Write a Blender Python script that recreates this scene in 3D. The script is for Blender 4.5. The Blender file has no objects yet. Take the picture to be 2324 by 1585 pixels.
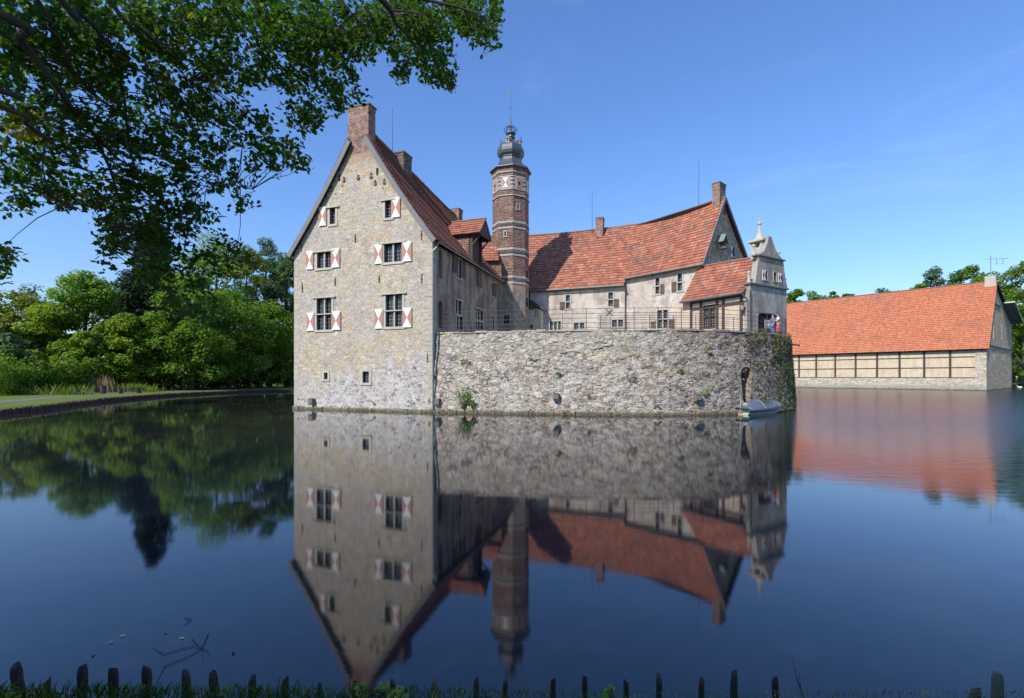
import bpy, bmesh, math, random
import numpy as np
from mathutils import Vector, Matrix
R = math.radians
random.seed(7); rng = np.random.default_rng(7)
scene = bpy.context.scene
COL = scene.collection

# ------------------------------------------------------------------ camera
F = 1111.0; CX = 1162.0; HY = 855.0; CZ = 2.5      # measured on the photograph (2324 px wide)
cam_d = bpy.data.cameras.new('camera'); cam = bpy.data.objects.new('camera', cam_d); COL.objects.link(cam)
cam.location = (0, 0, CZ); cam.rotation_euler = (R(90), 0, 0)
cam_d.sensor_width = 36; cam_d.lens = 36*F/2324; cam_d.shift_y = (HY-792.5)/2324
cam_d.clip_start = 0.1; cam_d.clip_end = 6000
scene.camera = cam
scene.view_settings.view_transform = 'Standard'; scene.view_settings.look = 'None'
scene.view_settings.exposure = 0.25; scene.view_settings.gamma = 1
# ------------------------------------------------------------------ sun and sky
SUN = Vector((-0.635, -0.685, 0.86)).normalized()
w = bpy.data.worlds.new('World'); scene.world = w; w.use_nodes = True
nt = w.node_tree; bg = nt.nodes['Background']
sky = nt.nodes.new('ShaderNodeTexSky'); sky.sky_type = 'NISHITA'; sky.sun_disc = False
sky.sun_elevation = math.asin(SUN.z); sky.sun_rotation = math.atan2(SUN.x, SUN.y)
sky.air_density = 1.6; sky.dust_density = 0.1; sky.ozone_density = 10; sky.altitude = 60
tc_ = nt.nodes.new('ShaderNodeTexCoord'); mp_ = nt.nodes.new('ShaderNodeMapping'); mp_.inputs['Scale'].default_value = (1.0, 1.6, 5.0); nt.links.new(tc_.outputs['Generated'], mp_.inputs[0])
cn_ = nt.nodes.new('ShaderNodeTexNoise'); cn_.inputs['Scale'].default_value = 1.9; cn_.inputs['Detail'].default_value = 7; cn_.inputs['Roughness'].default_value = .62; cn_.inputs['Distortion'].default_value = .7; nt.links.new(mp_.outputs[0], cn_.inputs['Vector'])
cr_ = nt.nodes.new('ShaderNodeMapRange'); cr_.interpolation_type = 'SMOOTHSTEP'; cr_.inputs[1].default_value = .50; cr_.inputs[2].default_value = .78; cr_.inputs[4].default_value = .13; nt.links.new(cn_.outputs[0], cr_.inputs[0])
hs = nt.nodes.new('ShaderNodeMix'); hs.data_type = 'RGBA'; hs.blend_type = 'MULTIPLY'; hs.inputs[0].default_value = 1; hs.inputs[7].default_value = (1.03, 1.05, 1.26, 1)
nt.links.new(sky.outputs[0], hs.inputs[6])
cl_ = nt.nodes.new('ShaderNodeMix'); cl_.data_type = 'RGBA'; cl_.inputs[7].default_value = (5.2, 5.9, 7.2, 1); nt.links.new(cr_.outputs[0], cl_.inputs[0]); nt.links.new(hs.outputs[2], cl_.inputs[6]); nt.links.new(cl_.outputs[2], bg.inputs[0]); bg.inputs[1].default_value = 0.13
sl = bpy.data.lights.new('sun', 'SUN'); sun = bpy.data.objects.new('sun', sl); COL.objects.link(sun)
sl.energy = 4.2; sl.angle = R(0.53); sl.color = (1.0, 0.95, 0.87)
sun.rotation_euler = SUN.to_track_quat('Z', 'Y').to_euler()
scene.cycles.max_bounces = 6; scene.cycles.diffuse_bounces = 3; scene.cycles.glossy_bounces = 3
scene.cycles.transmission_bounces = 3; scene.cycles.transparent_max_bounces = 4
scene.cycles.caustics_reflective = False; scene.cycles.caustics_refractive = False
scene.cycles.sample_clamp_indirect = 4
scene.cycles.use_denoising = True

# ------------------------------------------------------------------ node helpers
def nd(nt, typ, ins=None, **props):
    n = nt.nodes.new(typ)
    for k, v in props.items(): setattr(n, k, v)
    for k, v in (ins or {}).items():
        if isinstance(v, bpy.types.NodeSocket): nt.links.new(v, n.inputs[k])
        else: n.inputs[k].default_value = v
    return n
def ma(nt, op, a, b=0.0, c=0.0, clamp=False):
    return nd(nt, 'ShaderNodeMath', {0: a, 1: b, 2: c}, operation=op, use_clamp=clamp).outputs[0]
def c4(c): return (c[0], c[1], c[2], 1)
def mix(nt, f, a, b, mode='MIX'):
    n = nt.nodes.new('ShaderNodeMix'); n.data_type = 'RGBA'; n.blend_type = mode
    for k, v in ((0, f), (6, a), (7, b)):
        if isinstance(v, bpy.types.NodeSocket): nt.links.new(v, n.inputs[k])
        else: n.inputs[k].default_value = v if k == 0 else c4(v)
    return n.outputs[2]
def ramp(nt, f, stops, interp='LINEAR'):
    n = nt.nodes.new('ShaderNodeValToRGB'); cr = n.color_ramp; cr.interpolation = interp
    while len(cr.elements) < len(stops): cr.elements.new(0.5)
    for e, (p, c) in zip(cr.elements, stops):
        e.position = p; e.color = c4(c) if hasattr(c, '__len__') else (c, c, c, 1)
    nt.links.new(f, n.inputs[0]); return n.outputs[0]
def sstep(nt, v, a, b):
    n = nd(nt, 'ShaderNodeMapRange', {0: v, 1: a, 2: b, 3: 0.0, 4: 1.0}, interpolation_type='SMOOTHSTEP'); return n.outputs[0]
def noise(nt, vec, scale, detail=4, rough=0.55, dist=0.0):
    return nd(nt, 'ShaderNodeTexNoise', {'Vector': vec, 'Scale': scale, 'Detail': detail, 'Roughness': rough, 'Distortion': dist})
def new_mat(name):
    m = bpy.data.materials.new(name); m.use_nodes = True
    return m, m.node_tree, m.node_tree.nodes['Principled BSDF']
def wpos(nt, sc=(1, 1, 1)):
    g = nt.nodes.new('ShaderNodeNewGeometry')
    v = nd(nt, 'ShaderNodeVectorMath', {0: g.outputs['Position'], 1: sc}, operation='MULTIPLY').outputs[0]
    return g.outputs['Position'], v
def bump(nt, bs, h, strength=0.5, dist=0.05):
    b = nd(nt, 'ShaderNodeBump', {'Height': h, 'Strength': strength, 'Distance': dist}); nt.links.new(b.outputs[0], bs.inputs['Normal'])
def simple(name, col, rough=0.7, var=0.25, vs=3.0, metal=0.0, bmp=0.0, spec=None):
    m, nt, bs = new_mat(name); p, v = wpos(nt)
    n = noise(nt, p, vs, 5)
    c = mix(nt, n.outputs[0], [x*(1-var) for x in col], [min(1, x*(1+var)) for x in col])
    n2 = noise(nt, p, vs*7, 3)
    c = mix(nt, ma(nt, 'MULTIPLY', n2.outputs[0], var), c, [x*0.5 for x in col])
    nt.links.new(c, bs.inputs['Base Color']); bs.inputs['Roughness'].default_value = rough; bs.inputs['Metallic'].default_value = metal
    if spec is not None: bs.inputs['Specular IOR Level'].default_value = spec
    if bmp: bump(nt, bs, n2.outputs[0], bmp, 0.03)
    return m

def warp(nt, p, sc, amt):
    n = noise(nt, p, sc, 3)
    o = nd(nt, 'ShaderNodeVectorMath', {0: n.outputs[1], 1: (0.5, 0.5, 0.5)}, operation='SUBTRACT').outputs[0]
    o = nd(nt, 'ShaderNodeVectorMath', {0: o, 3: amt}, operation='SCALE').outputs[0]
    return nd(nt, 'ShaderNodeVectorMath', {0: p, 1: o}, operation='ADD').outputs[0]

def stone_mat(name, kind):
    m, nt, bs = new_mat(name); p, _ = wpos(nt)
    sep = nd(nt, 'ShaderNodeSeparateXYZ', {0: p}); z = sep.outputs[2]; X = sep.outputs[0]
    q = warp(nt, warp(nt, p, 1.4, 0.45), 5.0, 0.16)
    q = nd(nt, 'ShaderNodeVectorMath', {0: q, 1: (1, 1, 1.7 if kind == 'house' else 2.1)}, operation='MULTIPLY').outputs[0]
    sc = {'house': 2.6, 'rubble': 3.1, 'dark': 3.0, 'barn': 1.8, 'barn_end': 1.6}[kind]
    vo = nd(nt, 'ShaderNodeTexVoronoi', {'Vector': q, 'Scale': sc}, feature='F1')
    ve = nd(nt, 'ShaderNodeTexVoronoi', {'Vector': q, 'Scale': sc}, feature='DISTANCE_TO_EDGE')
    rnd = nd(nt, 'ShaderNodeSeparateColor', {0: vo.outputs['Color']})
    r1, r2 = rnd.outputs[0], rnd.outputs[1]
    big = noise(nt, p, 0.33, 5, 0.6).outputs[0]; mid = noise(nt, p, 1.3, 5, 0.65, 0.6).outputs[0]; fine = noise(nt, p, 9, 5, 0.7).outputs[0]
    streak = nd(nt, 'ShaderNodeVectorMath', {0: p, 1: (2.2, 2.2, 0.25)}, operation='MULTIPLY').outputs[0]
    st = noise(nt, streak, 1.0, 4, 0.6).outputs[0]
    if kind == 'house':
        c = ramp(nt, r1, [(0, (0.40, 0.33, 0.23)), (0.2, (0.55, 0.47, 0.34)), (0.45, (0.50, 0.40, 0.25)), (0.62, (0.42, 0.38, 0.32)), (0.8, (0.63, 0.56, 0.43)), (1, (0.55, 0.40, 0.18))])
        c = mix(nt, ma(nt, 'MULTIPLY', sstep(nt, ve.outputs[0], 0.07, 0.01), ma(nt, 'MULTIPLY', sstep(nt, fine, 0.35, 0.65), 1.0)), c, mix(nt, mid, (0.22, 0.18, 0.14), (0.62, 0.56, 0.45)))
        smear = noise(nt, nd(nt, 'ShaderNodeVectorMath', {0: p, 1: (1, 1, 2.6)}, operation='MULTIPLY').outputs[0], 1.7, 6, 0.7, 0.8).outputs[0]
        pl = mix(nt, sstep(nt, smear, 0.3, 0.7), (0.36, 0.325, 0.285), (0.60, 0.53, 0.42))
        pl = mix(nt, ma(nt, 'MULTIPLY', sstep(nt, noise(nt, p, 0.28, 4, .6).outputs[0], .48, .60), .6), pl, (0.41, 0.375, 0.34))
        c = mix(nt, ma(nt, 'MULTIPLY', sstep(nt, ma(nt, 'ADD', big, ma(nt, 'MULTIPLY', ma(nt, 'SUBTRACT', smear, .5), .5)), 0.42, 0.58), 0.75), c, pl)
        sp = noise(nt, warp(nt, p, 3, .3), 3.6, 6, 0.75).outputs[0]
        c = mix(nt, ma(nt, 'MULTIPLY', sstep(nt, sp, 0.56, 0.66), 0.5), c, (0.63, 0.585, 0.50))
        c = mix(nt, ma(nt, 'MULTIPLY', sstep(nt, sp, 0.44, 0.37), 0.5), c, (0.26, 0.215, 0.17))
        och = ma(nt, 'MULTIPLY', sstep(nt, mid, 0.54, 0.64), sstep(nt, r2, 0.35, 0.6))
        c = mix(nt, ma(nt, 'MULTIPLY', och, 0.55), c, (0.56, 0.40, 0.17))
        wh = sstep(nt, noise(nt, p, 0.9, 6, 0.7, 1.0).outputs[0], 0.56, 0.66)
        c = mix(nt, ma(nt, 'MULTIPLY', wh, 0.45), c, (0.60, 0.54, 0.44))
        bk = ma(nt, 'MULTIPLY', sstep(nt, ma(nt, 'ADD', z, ma(nt, 'MULTIPLY', mid, 2.5)), 19.0, 20.0), sstep(nt, fine, .4, .55))
        c = mix(nt, ma(nt, 'MULTIPLY', bk, 0.75), c, (0.33, 0.17, 0.12))
        # rougher whitish rubble near the water, more of it towards the right corner
        hz = ma(nt, 'ADD', ma(nt, 'MULTIPLY', ma(nt, 'ADD', X, 17.0), 0.16), 2.2)
        hz = ma(nt, 'ADD', hz, ma(nt, 'MULTIPLY', ma(nt, 'SUBTRACT', big, 0.5), 9.0))
        low = sstep(nt, ma(nt, 'SUBTRACT', hz, z), -0.6, 1.2)
        rc = ramp(nt, r1, [(0, (0.22, 0.18, 0.15)), (0.3, (0.42, 0.39, 0.34)), (0.55, (0.30, 0.24, 0.19)), (0.75, (0.54, 0.52, 0.47)), (1, (0.48, 0.40, 0.26))])
        rc = mix(nt, sstep(nt, ve.outputs[0], 0.12, 0.03), rc, (0.58, 0.56, 0.51))
        rc = mix(nt, ma(nt, 'MULTIPLY', sstep(nt, mid, 0.52, 0.62), 0.8), rc, (0.62, 0.61, 0.57))
        c = mix(nt, ma(nt, 'MULTIPLY', low, 0.8), c, rc)
    elif kind == 'rubble':
        v2 = nd(nt, 'ShaderNodeTexVoronoi', {'Vector': q, 'Scale': 1.5}, feature='F1'); e2_ = nd(nt, 'ShaderNodeTexVoronoi', {'Vector': q, 'Scale': 1.5}, feature='DISTANCE_TO_EDGE')
        b1 = nd(nt, 'ShaderNodeSeparateColor', {0: v2.outputs['Color']})
        ST = [(0, (0.13, 0.10, 0.085)), (0.2, (0.27, 0.22, 0.19)), (0.38, (0.42, 0.38, 0.32)), (0.52, (0.19, 0.14, 0.12)), (0.68, (0.50, 0.47, 0.42)), (0.85, (0.33, 0.26, 0.21)), (1, (0.50, 0.39, 0.20))]
        sm = mix(nt, sstep(nt, ve.outputs[0], 0.15, 0.04), ramp(nt, r1, ST), (0.56, 0.53, 0.48))
        bgst = mix(nt, sstep(nt, e2_.outputs[0], 0.10, 0.03), ramp(nt, b1.outputs[0], ST), (0.55, 0.53, 0.50))
        rc = mix(nt, sstep(nt, b1.outputs[1], 0.50, 0.55), sm, bgst)
        w1 = noise(nt, p, 1.1, 6, 0.72, 0.8).outputs[0]
        rc = mix(nt, ma(nt, 'MULTIPLY', sstep(nt, ma(nt, 'ADD', w1, ma(nt, 'MULTIPLY', ma(nt, 'SUBTRACT', big, .5), .6)), 0.50, 0.60), 0.75), rc, mix(nt, fine, (0.52, 0.50, 0.47), (0.78, 0.76, 0.73)))
        rc = mix(nt, ma(nt, 'MULTIPLY', sstep(nt, noise(nt, p, 2.4, 5, .7).outputs[0], 0.56, 0.64), .7), rc, (0.17, 0.13, 0.10))
        rc = mix(nt, ma(nt, 'MULTIPLY', sstep(nt, noise(nt, p, 5.5, 4, .7).outputs[0], 0.57, 0.63), .8), rc, (0.11, 0.085, 0.065))
        # top-left part: smoother grey blocks with orange lichen
        tl = ma(nt, 'MULTIPLY', sstep(nt, ma(nt, 'ADD', z, ma(nt, 'MULTIPLY', big, 2.0)), 4.2, 5.6), sstep(nt, X, 13.0, 4.0))
        rc = mix(nt, ma(nt, 'MULTIPLY', tl, 0.7), rc, mix(nt, r2, (0.36, 0.35, 0.30), (0.50, 0.46, 0.38)))
        red = ma(nt, 'MULTIPLY', sstep(nt, noise(nt, p, 0.9, 3).outputs[0], 0.60, 0.68), 0.6)
        rc = mix(nt, red, rc, (0.42, 0.27, 0.23))
        li = ma(nt, 'MULTIPLY', sstep(nt, noise(nt, warp(nt, p, 4, 0.3), 1.1, 4, 0.7).outputs[0], 0.60, 0.66), sstep(nt, r2, 0.45, 0.55))
        rc = mix(nt, ma(nt, 'MULTIPLY', li, 0.8), rc, (0.50, 0.33, 0.06))
        # darker weathered stone towards the right end
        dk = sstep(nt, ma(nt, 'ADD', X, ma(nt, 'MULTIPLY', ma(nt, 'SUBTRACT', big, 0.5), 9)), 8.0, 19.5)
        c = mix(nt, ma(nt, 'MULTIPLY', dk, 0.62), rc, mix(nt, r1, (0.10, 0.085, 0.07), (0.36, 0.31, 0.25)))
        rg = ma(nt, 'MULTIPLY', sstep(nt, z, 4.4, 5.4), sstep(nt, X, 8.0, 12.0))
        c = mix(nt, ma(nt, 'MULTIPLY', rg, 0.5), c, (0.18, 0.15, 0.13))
    elif kind == 'dark':
        c = ramp(nt, r1, [(0, (0.27, 0.23, 0.19)), (0.4, (0.46, 0.41, 0.34)), (0.7, (0.33, 0.27, 0.22)), (1, (0.56, 0.51, 0.43))])
        c = mix(nt, sstep(nt, ve.outputs[0], 0.12, 0.03), c, (0.50, 0.47, 0.42))
        c = mix(nt, ma(nt, 'MULTIPLY', sstep(nt, mid, 0.50, 0.62), 0.8), c, (0.62, 0.57, 0.49))
        c = mix(nt, ma(nt, 'MULTIPLY', sstep(nt, noise(nt, p, 3.3, 5, .7).outputs[0], 0.52, 0.60), .8), c, (0.16, 0.12, 0.10))
    elif kind == 'barn_end':
        c = ramp(nt, r1, [(0, (0.36, 0.28, 0.17)), (0.5, (0.60, 0.48, 0.31)), (1, (0.80, 0.67, 0.45))])
        c = mix(nt, sstep(nt, ve.outputs[0], 0.1, 0.03), c, (0.5, 0.42, 0.3))
    else:
        c = ramp(nt, r1, [(0, (0.42, 0.34, 0.23)), (0.5, (0.60, 0.51, 0.37)), (1, (0.74, 0.65, 0.49))])
        c = mix(nt, ma(nt, 'MULTIPLY', sstep(nt, ma(nt, 'ADD', z, mid), 1.6, 1.0), .6), c, (0.25, 0.24, 0.22))
        c = mix(nt, sstep(nt, ve.outputs[0], 0.1, 0.03), c, (0.5, 0.47, 0.4))
    # damp green-black line just over the water
    c = mix(nt, ma(nt, 'MULTIPLY', sstep(nt, ma(nt, 'ADD', z, ma(nt, 'MULTIPLY', mid, 0.25)), 0.42, 0.2), 0.8), c, (0.10, 0.10, 0.05))
    c = mix(nt, ma(nt, 'MULTIPLY', sstep(nt, st, 0.55, 0.8), 0.35), c, (0.22, 0.20, 0.18))
    c = mix(nt, 0.75, c, mix(nt, sstep(nt, fine, .25, .75), (0.5, 0.5, 0.5), (1.42, 1.40, 1.36)), 'MULTIPLY')
    if kind in ('rubble', 'dark', 'house'): c = mix(nt, 1.0, c, {'rubble': (1.0, .95, .88), 'dark': (1.5, 1.22, .97), 'house': (1.0, .995, 1.04)}[kind], 'MULTIPLY')
    nt.links.new(c, bs.inputs['Base Color']); bs.inputs['Roughness'].default_value = 0.92; bs.inputs['Specular IOR Level'].default_value = 0.2
    h = ma(nt, 'ADD', ma(nt, 'MULTIPLY', ma(nt, 'MINIMUM', ve.outputs[0], 0.12), 1.3 if kind == 'house' else 2.6), ma(nt, 'ADD', ma(nt, 'MULTIPLY', fine, 0.8), ma(nt, 'MULTIPLY', mid, 1.2)))
    bump(nt, bs, h, 0.8 if kind != 'house' else 0.5, 0.12)
    return m

def plaster_mat(name, col, dirt=(0.25, 0.22, 0.19), amt=0.5, patch=(0.4, 0.3, 0.26)):
    m, nt, bs = new_mat(name); p, _ = wpos(nt)
    streak = nd(nt, 'ShaderNodeVectorMath', {0: p, 1: (1.6, 1.6, 0.35)}, operation='MULTIPLY').outputs[0]
    st = noise(nt, streak, 0.9, 6, 0.65).outputs[0]; mid = noise(nt, p, 0.8, 6, 0.65, 0.4).outputs[0]; fine = noise(nt, p, 8, 5, 0.7).outputs[0]
    c = mix(nt, fine, [x*0.86 for x in col], [min(1, x*1.1) for x in col])
    b2 = noise(nt, p, 0.35, 6, 0.7, 0.6).outputs[0]; m2 = noise(nt, p, 2.3, 6, 0.72, 0.5).outputs[0]
    c = mix(nt, ma(nt, 'MULTIPLY', sstep(nt, b2, 0.42, 0.6), amt), c, patch)
    c = mix(nt, ma(nt, 'MULTIPLY', sstep(nt, st, 0.46, 0.62), amt), c, dirt)
    c = mix(nt, ma(nt, 'MULTIPLY', sstep(nt, m2, 0.50, 0.64), amt*0.75), c, [x*0.62 for x in patch])
    c = mix(nt, ma(nt, 'MULTIPLY', sstep(nt, mid, 0.54, 0.64), amt), c, [min(.75, x*1.12) for x in col])
    nt.links.new(c, bs.inputs['Base Color']); bs.inputs['Roughness'].default_value = 0.9; bs.inputs['Specular IOR Level'].default_value = 0.2
    bump(nt, bs, ma(nt, 'ADD', fine, ma(nt, 'MULTIPLY', mid, 2)), 0.4, 0.05); return m

def tile_mat(name, tw, th, cols, moss=0.3, dark=(0.10, 0.07, 0.06)):
    m, nt, bs = new_mat(name); p, _ = wpos(nt)
    uv = nd(nt, 'ShaderNodeUVMap'); s = nd(nt, 'ShaderNodeSeparateXYZ', {0: uv.outputs[0]})
    cu = ma(nt, 'DIVIDE', s.outputs[0], tw); cv = ma(nt, 'DIVIDE', s.outputs[1], th)
    cell = nd(nt, 'ShaderNodeCombineXYZ', {0: ma(nt, 'FLOOR', cu), 1: ma(nt, 'FLOOR', cv)})
    wn = nd(nt, 'ShaderNodeTexWhiteNoise', {'Vector': cell.outputs[0]}, noise_dimensions='3D')
    k = len(cols)
    c = ramp(nt, wn.outputs[0], [(i/(k-1), x) for i, x in enumerate(cols)])
    big = noise(nt, p, 0.35, 5, 0.6).outputs[0]; fine = noise(nt, p, 6, 4, 0.7).outputs[0]
    c = mix(nt, ma(nt, 'MULTIPLY', sstep(nt, big, 0.5, 0.75), moss), c, dark)
    c = mix(nt, 0.6, c, mix(nt, fine, (0.62, 0.62, 0.62), (1.3, 1.3, 1.3)), 'MULTIPLY')
    # joints darkened: overlap shadow put into the colour, plus some dirt
    fv = ma(nt, 'FRACT', cv); fu = ma(nt, 'FRACT', cu)
    j = ma(nt, 'MAXIMUM', sstep(nt, fv, 0.14, 0.02), ma(nt, 'MULTIPLY', sstep(nt, fu, 0.16, 0.03), 0.7))
    c = mix(nt, ma(nt, 'MULTIPLY', j, 0.55), c, dark)
    nt.links.new(c, bs.inputs['Base Color']); bs.inputs['Roughness'].default_value = 0.8; bs.inputs['Specular IOR Level'].default_value = 0.3
    bump(nt, bs, fine, 0.3, 0.03); return m

def brick_mat(name, c1, c2, mortar, bw=0.26, bh=0.085, moss=0.2, lower=None):
    m, nt, bs = new_mat(name); p, _ = wpos(nt)
    uv = nd(nt, 'ShaderNodeUVMap')
    b = nd(nt, 'ShaderNodeTexBrick', {'Vector': uv.outputs[0], 'Color1': c4(c1), 'Color2': c4(c2), 'Mortar': c4(mortar), 'Scale': 1.0, 'Mortar Size': 0.012, 'Brick Width': bw, 'Row Height': bh, 'Bias': 0.0})
    big = noise(nt, p, 0.8, 5, 0.65).outputs[0]; fine = noise(nt, p, 7, 4, 0.7).outputs[0]
    c = mix(nt, ma(nt, 'MULTIPLY', sstep(nt, big, 0.5, 0.7), moss), b.outputs[0], (0.16, 0.14, 0.12))
    if lower:
        z = nd(nt, 'ShaderNodeSeparateXYZ', {0: p}).outputs[2]
        f = sstep(nt, ma(nt, 'SUBTRACT', z, ma(nt, 'MULTIPLY', big, 2.0)), 11.4, 10.2)
        c = mix(nt, ma(nt, 'MULTIPLY', f, 0.75), c, mix(nt, fine, [x*0.7 for x in lower], lower))
    m3 = noise(nt, p, 2.6, 6, .75).outputs[0]; c = mix(nt, 0.85, c, mix(nt, sstep(nt, m3, .35, .65), (0.55, 0.55, 0.55), (1.45, 1.42, 1.38)), 'MULTIPLY')
    c = mix(nt, 0.6, c, mix(nt, fine, (0.6, 0.6, 0.6), (1.3, 1.3, 1.3)), 'MULTIPLY')
    nt.links.new(c, bs.inputs['Base Color']); bs.inputs['Roughness'].default_value = 0.9; bs.inputs['Specular IOR Level'].default_value = 0.2
    bump(nt, bs, ma(nt, 'ADD', b.outputs['Fac'], ma(nt, 'MULTIPLY', fine, -0.5)), -0.4, 0.03); return m

def leaf_mat(name, c1, c2, trans=0.35, rough=0.5, trc=None):
    m, nt, bs = new_mat(name); p, _ = wpos(nt)
    g = nt.nodes.new('ShaderNodeNewGeometry')
    n = noise(nt, p, 0.35, 3).outputs[0]
    f = ma(nt, 'ADD', ma(nt, 'MULTIPLY', g.outputs['Random Per Island'], 0.55), ma(nt, 'MULTIPLY', sstep(nt, n, 0.35, 0.65), 0.45))
    c = mix(nt, f, c1, c2)
    nt.links.new(c, bs.inputs['Base Color']); bs.inputs['Roughness'].default_value = rough; bs.inputs['Specular IOR Level'].default_value = 0.25
    tr = nt.nodes.new('ShaderNodeBsdfTranslucent')
    tc = mix(nt, 1.0, c, trc or (1.5, 1.6, 0.6), 'MULTIPLY'); nt.links.new(tc, tr.inputs[0])
    ms = nt.nodes.new('ShaderNodeMixShader'); ms.inputs[0].default_value = trans
    nt.links.new(bs.outputs[0], ms.inputs[1]); nt.links.new(tr.outputs[0], ms.inputs[2])
    nt.links.new(ms.outputs[0], nt.nodes['Material Output'].inputs[0]); return m

M = {}
M['house'] = stone_mat('limestone_rubble', 'house'); M['rubble'] = stone_mat('moat_wall_rubble', 'rubble')
M['dark_stone'] = stone_mat('dark_rubble', 'dark'); M['barn_stone'] = stone_mat('barn_rubble', 'barn'); M['barn_end'] = stone_mat('barn_end_rubble', 'barn_end')  # barn_end repeats the barn stone, colour brightened and warmed against blue skylight
M['plaster'] = plaster_mat('old_lime_plaster', (0.62, 0.555, 0.46), (0.30, 0.25, 0.22), 0.62, (0.44, 0.36, 0.30))
M['side'] = plaster_mat('grey_side_plaster', (0.40, 0.33, 0.25), (0.13, 0.11, 0.09), 0.7, (0.26, 0.205, 0.15))
M['grey_plaster'] = plaster_mat('grey_gable_plaster', (0.46, 0.425, 0.37), (0.24, 0.21, 0.18), 0.75, (0.36, 0.31, 0.26))
M['cream'] = plaster_mat('cream_infill', (0.68, 0.56, 0.38), (0.46, 0.36, 0.24), 0.45, (0.60, 0.46, 0.30))
M['infill'] = plaster_mat('beige_infill', (0.62, 0.52, 0.39), (0.4, 0.33, 0.26), 0.35, (0.5, 0.36, 0.27))
RT = [(0.30, 0.10, 0.06), (0.47, 0.16, 0.085), (0.38, 0.125, 0.07), (0.53, 0.23, 0.13), (0.33, 0.11, 0.065), (0.45, 0.165, 0.09), (0.24, 0.105, 0.08), (0.51, 0.18, 0.09), (0.42, 0.22, 0.14), (0.22, 0.15, 0.13)]
M['tile'] = tile_mat('red_pantiles', 0.30, 0.40, RT, 0.4)
M['tile_old'] = tile_mat('weathered_brown_tiles', 0.24, 0.30, [(0.20, 0.075, 0.045), (0.27, 0.10, 0.06), (0.16, 0.07, 0.05), (0.24, 0.10, 0.07), (0.13, 0.08, 0.06)], 0.5, (0.06, 0.045, 0.04))
M['tile_barn'] = tile_mat('new_orange_tiles', 0.30, 0.36, [(0.49, 0.155, 0.07), (0.57, 0.205, 0.095), (0.45, 0.135, 0.065), (0.60, 0.25, 0.13), (0.51, 0.175, 0.08)], 0.6, (0.28, 0.13, 0.10))
M['brick'] = brick_mat('tower_brick', (0.24, 0.11, 0.078), (0.11, 0.058, 0.045), (0.46, 0.39, 0.32), 0.42, 0.15, 0.35, (0.42, 0.34, 0.27))
M['brick_ch'] = brick_mat('chimney_brick', (0.30, 0.14, 0.10), (0.17, 0.10, 0.08), (0.42, 0.36, 0.30), 0.28, 0.11, 0.3)
M['brick_dk'] = brick_mat('dark_chimney_brick', (0.12, 0.08, 0.07), (0.07, 0.055, 0.05), (0.34, 0.31, 0.28), 0.28, 0.11, 0.3)
M['sandstone'] = simple('pale_sandstone', (0.52, 0.48, 0.38), 0.85, 0.25, 2.5, bmp=0.3)
M['quoin'] = simple('pale_corner_stone', (0.50, 0.45, 0.36), 0.9, 0.4, 1.8, bmp=0.5)
M['band'] = simple('white_stone_band', (0.46, 0.43, 0.37), 0.85, 0.2, 3)
M['mossy'] = simple('mossy_grey_stone', (0.20, 0.19, 0.15), 0.9, 0.4, 2.5, bmp=0.4)
M['timber'] = simple('dark_timber', (0.075, 0.055, 0.048), 0.75, 0.35, 5, bmp=0.3)
M['timber_g'] = simple('grey_weathered_boards', (0.22, 0.205, 0.20), 0.75, 0.35, 4, bmp=0.3)
M['white'] = simple('white_paint', (0.80, 0.79, 0.77), 0.6, 0.06, 3)
M['red'] = simple('faded_red_paint', (0.47, 0.22, 0.155), 0.65, 0.15, 4)
M['darkred'] = simple('dark_red_paint', (0.35, 0.07, 0.05), 0.6, 0.15, 4)
M['brownshut'] = simple('brown_shutter_wood', (0.135, 0.085, 0.06), 0.7, 0.3, 5)
M['iron'] = simple('rusty_iron', (0.13, 0.095, 0.08), 0.7, 0.4, 6, metal=0.3)
M['lead'] = simple('grey_lead_bars', (0.30, 0.31, 0.31), 0.5, 0.2, 6)
M['zinc'] = simple('zinc_sheet', (0.20, 0.23, 0.24), 0.45, 0.25, 4, metal=0.6)
M['slate'] = simple('blue_grey_slate', (0.075, 0.085, 0.10), 0.42, 0.35, 5, bmp=0.5, spec=0.6)
M['copper'] = simple('green_copper', (0.20, 0.27, 0.23), 0.6, 0.25, 4)
M['black'] = simple('black_void', (0.012, 0.011, 0.01), 0.9, 0.2, 4)
M['ridge'] = simple('mossy_ridge_tiles', (0.27, 0.16, 0.11), 0.9, 0.4, 5, bmp=0.4)
M['glass'], _nt, _b = new_mat('window_glass'); _b.inputs['Base Color'].default_value = (0.025, 0.03, 0.035, 1); _b.inputs['Roughness'].default_value = 0.12
_p, _v = wpos(_nt); bump(_nt, _b, noise(_nt, _p, 5, 2).outputs[0], 0.25, 0.05)
M['bark'] = simple('bark', (0.075, 0.06, 0.045), 0.9, 0.4, 6, bmp=0.6)
M['bark_g'] = simple('grey_bark', (0.12, 0.11, 0.095), 0.9, 0.4, 5, bmp=0.5)
M['post'] = simple('wet_dark_post_wood', (0.075, 0.058, 0.042), 0.8, 0.5, 12, bmp=0.8)
M['stake'] = simple('brown_stake_wood', (0.12, 0.08, 0.055), 0.85, 0.5, 9)
M['post_l'] = simple('sunlit_lichened_post_wood', (0.30, 0.26, 0.17), 0.85, 0.6, 14, bmp=0.8)  # lichened wood, colour also brightened to paint in sun on the right-hand posts
M['leaf_a'] = leaf_mat('maple_leaves', (0.065, 0.15, 0.018), (0.23, 0.34, 0.045), 0.45)
M['leaf_b'] = leaf_mat('bright_leaves', (0.10, 0.19, 0.018), (0.30, 0.39, 0.045), 0.42)
M['leaf_c'] = leaf_mat('blue_green_leaves', (0.06, 0.12, 0.05), (0.13, 0.20, 0.08))
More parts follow.
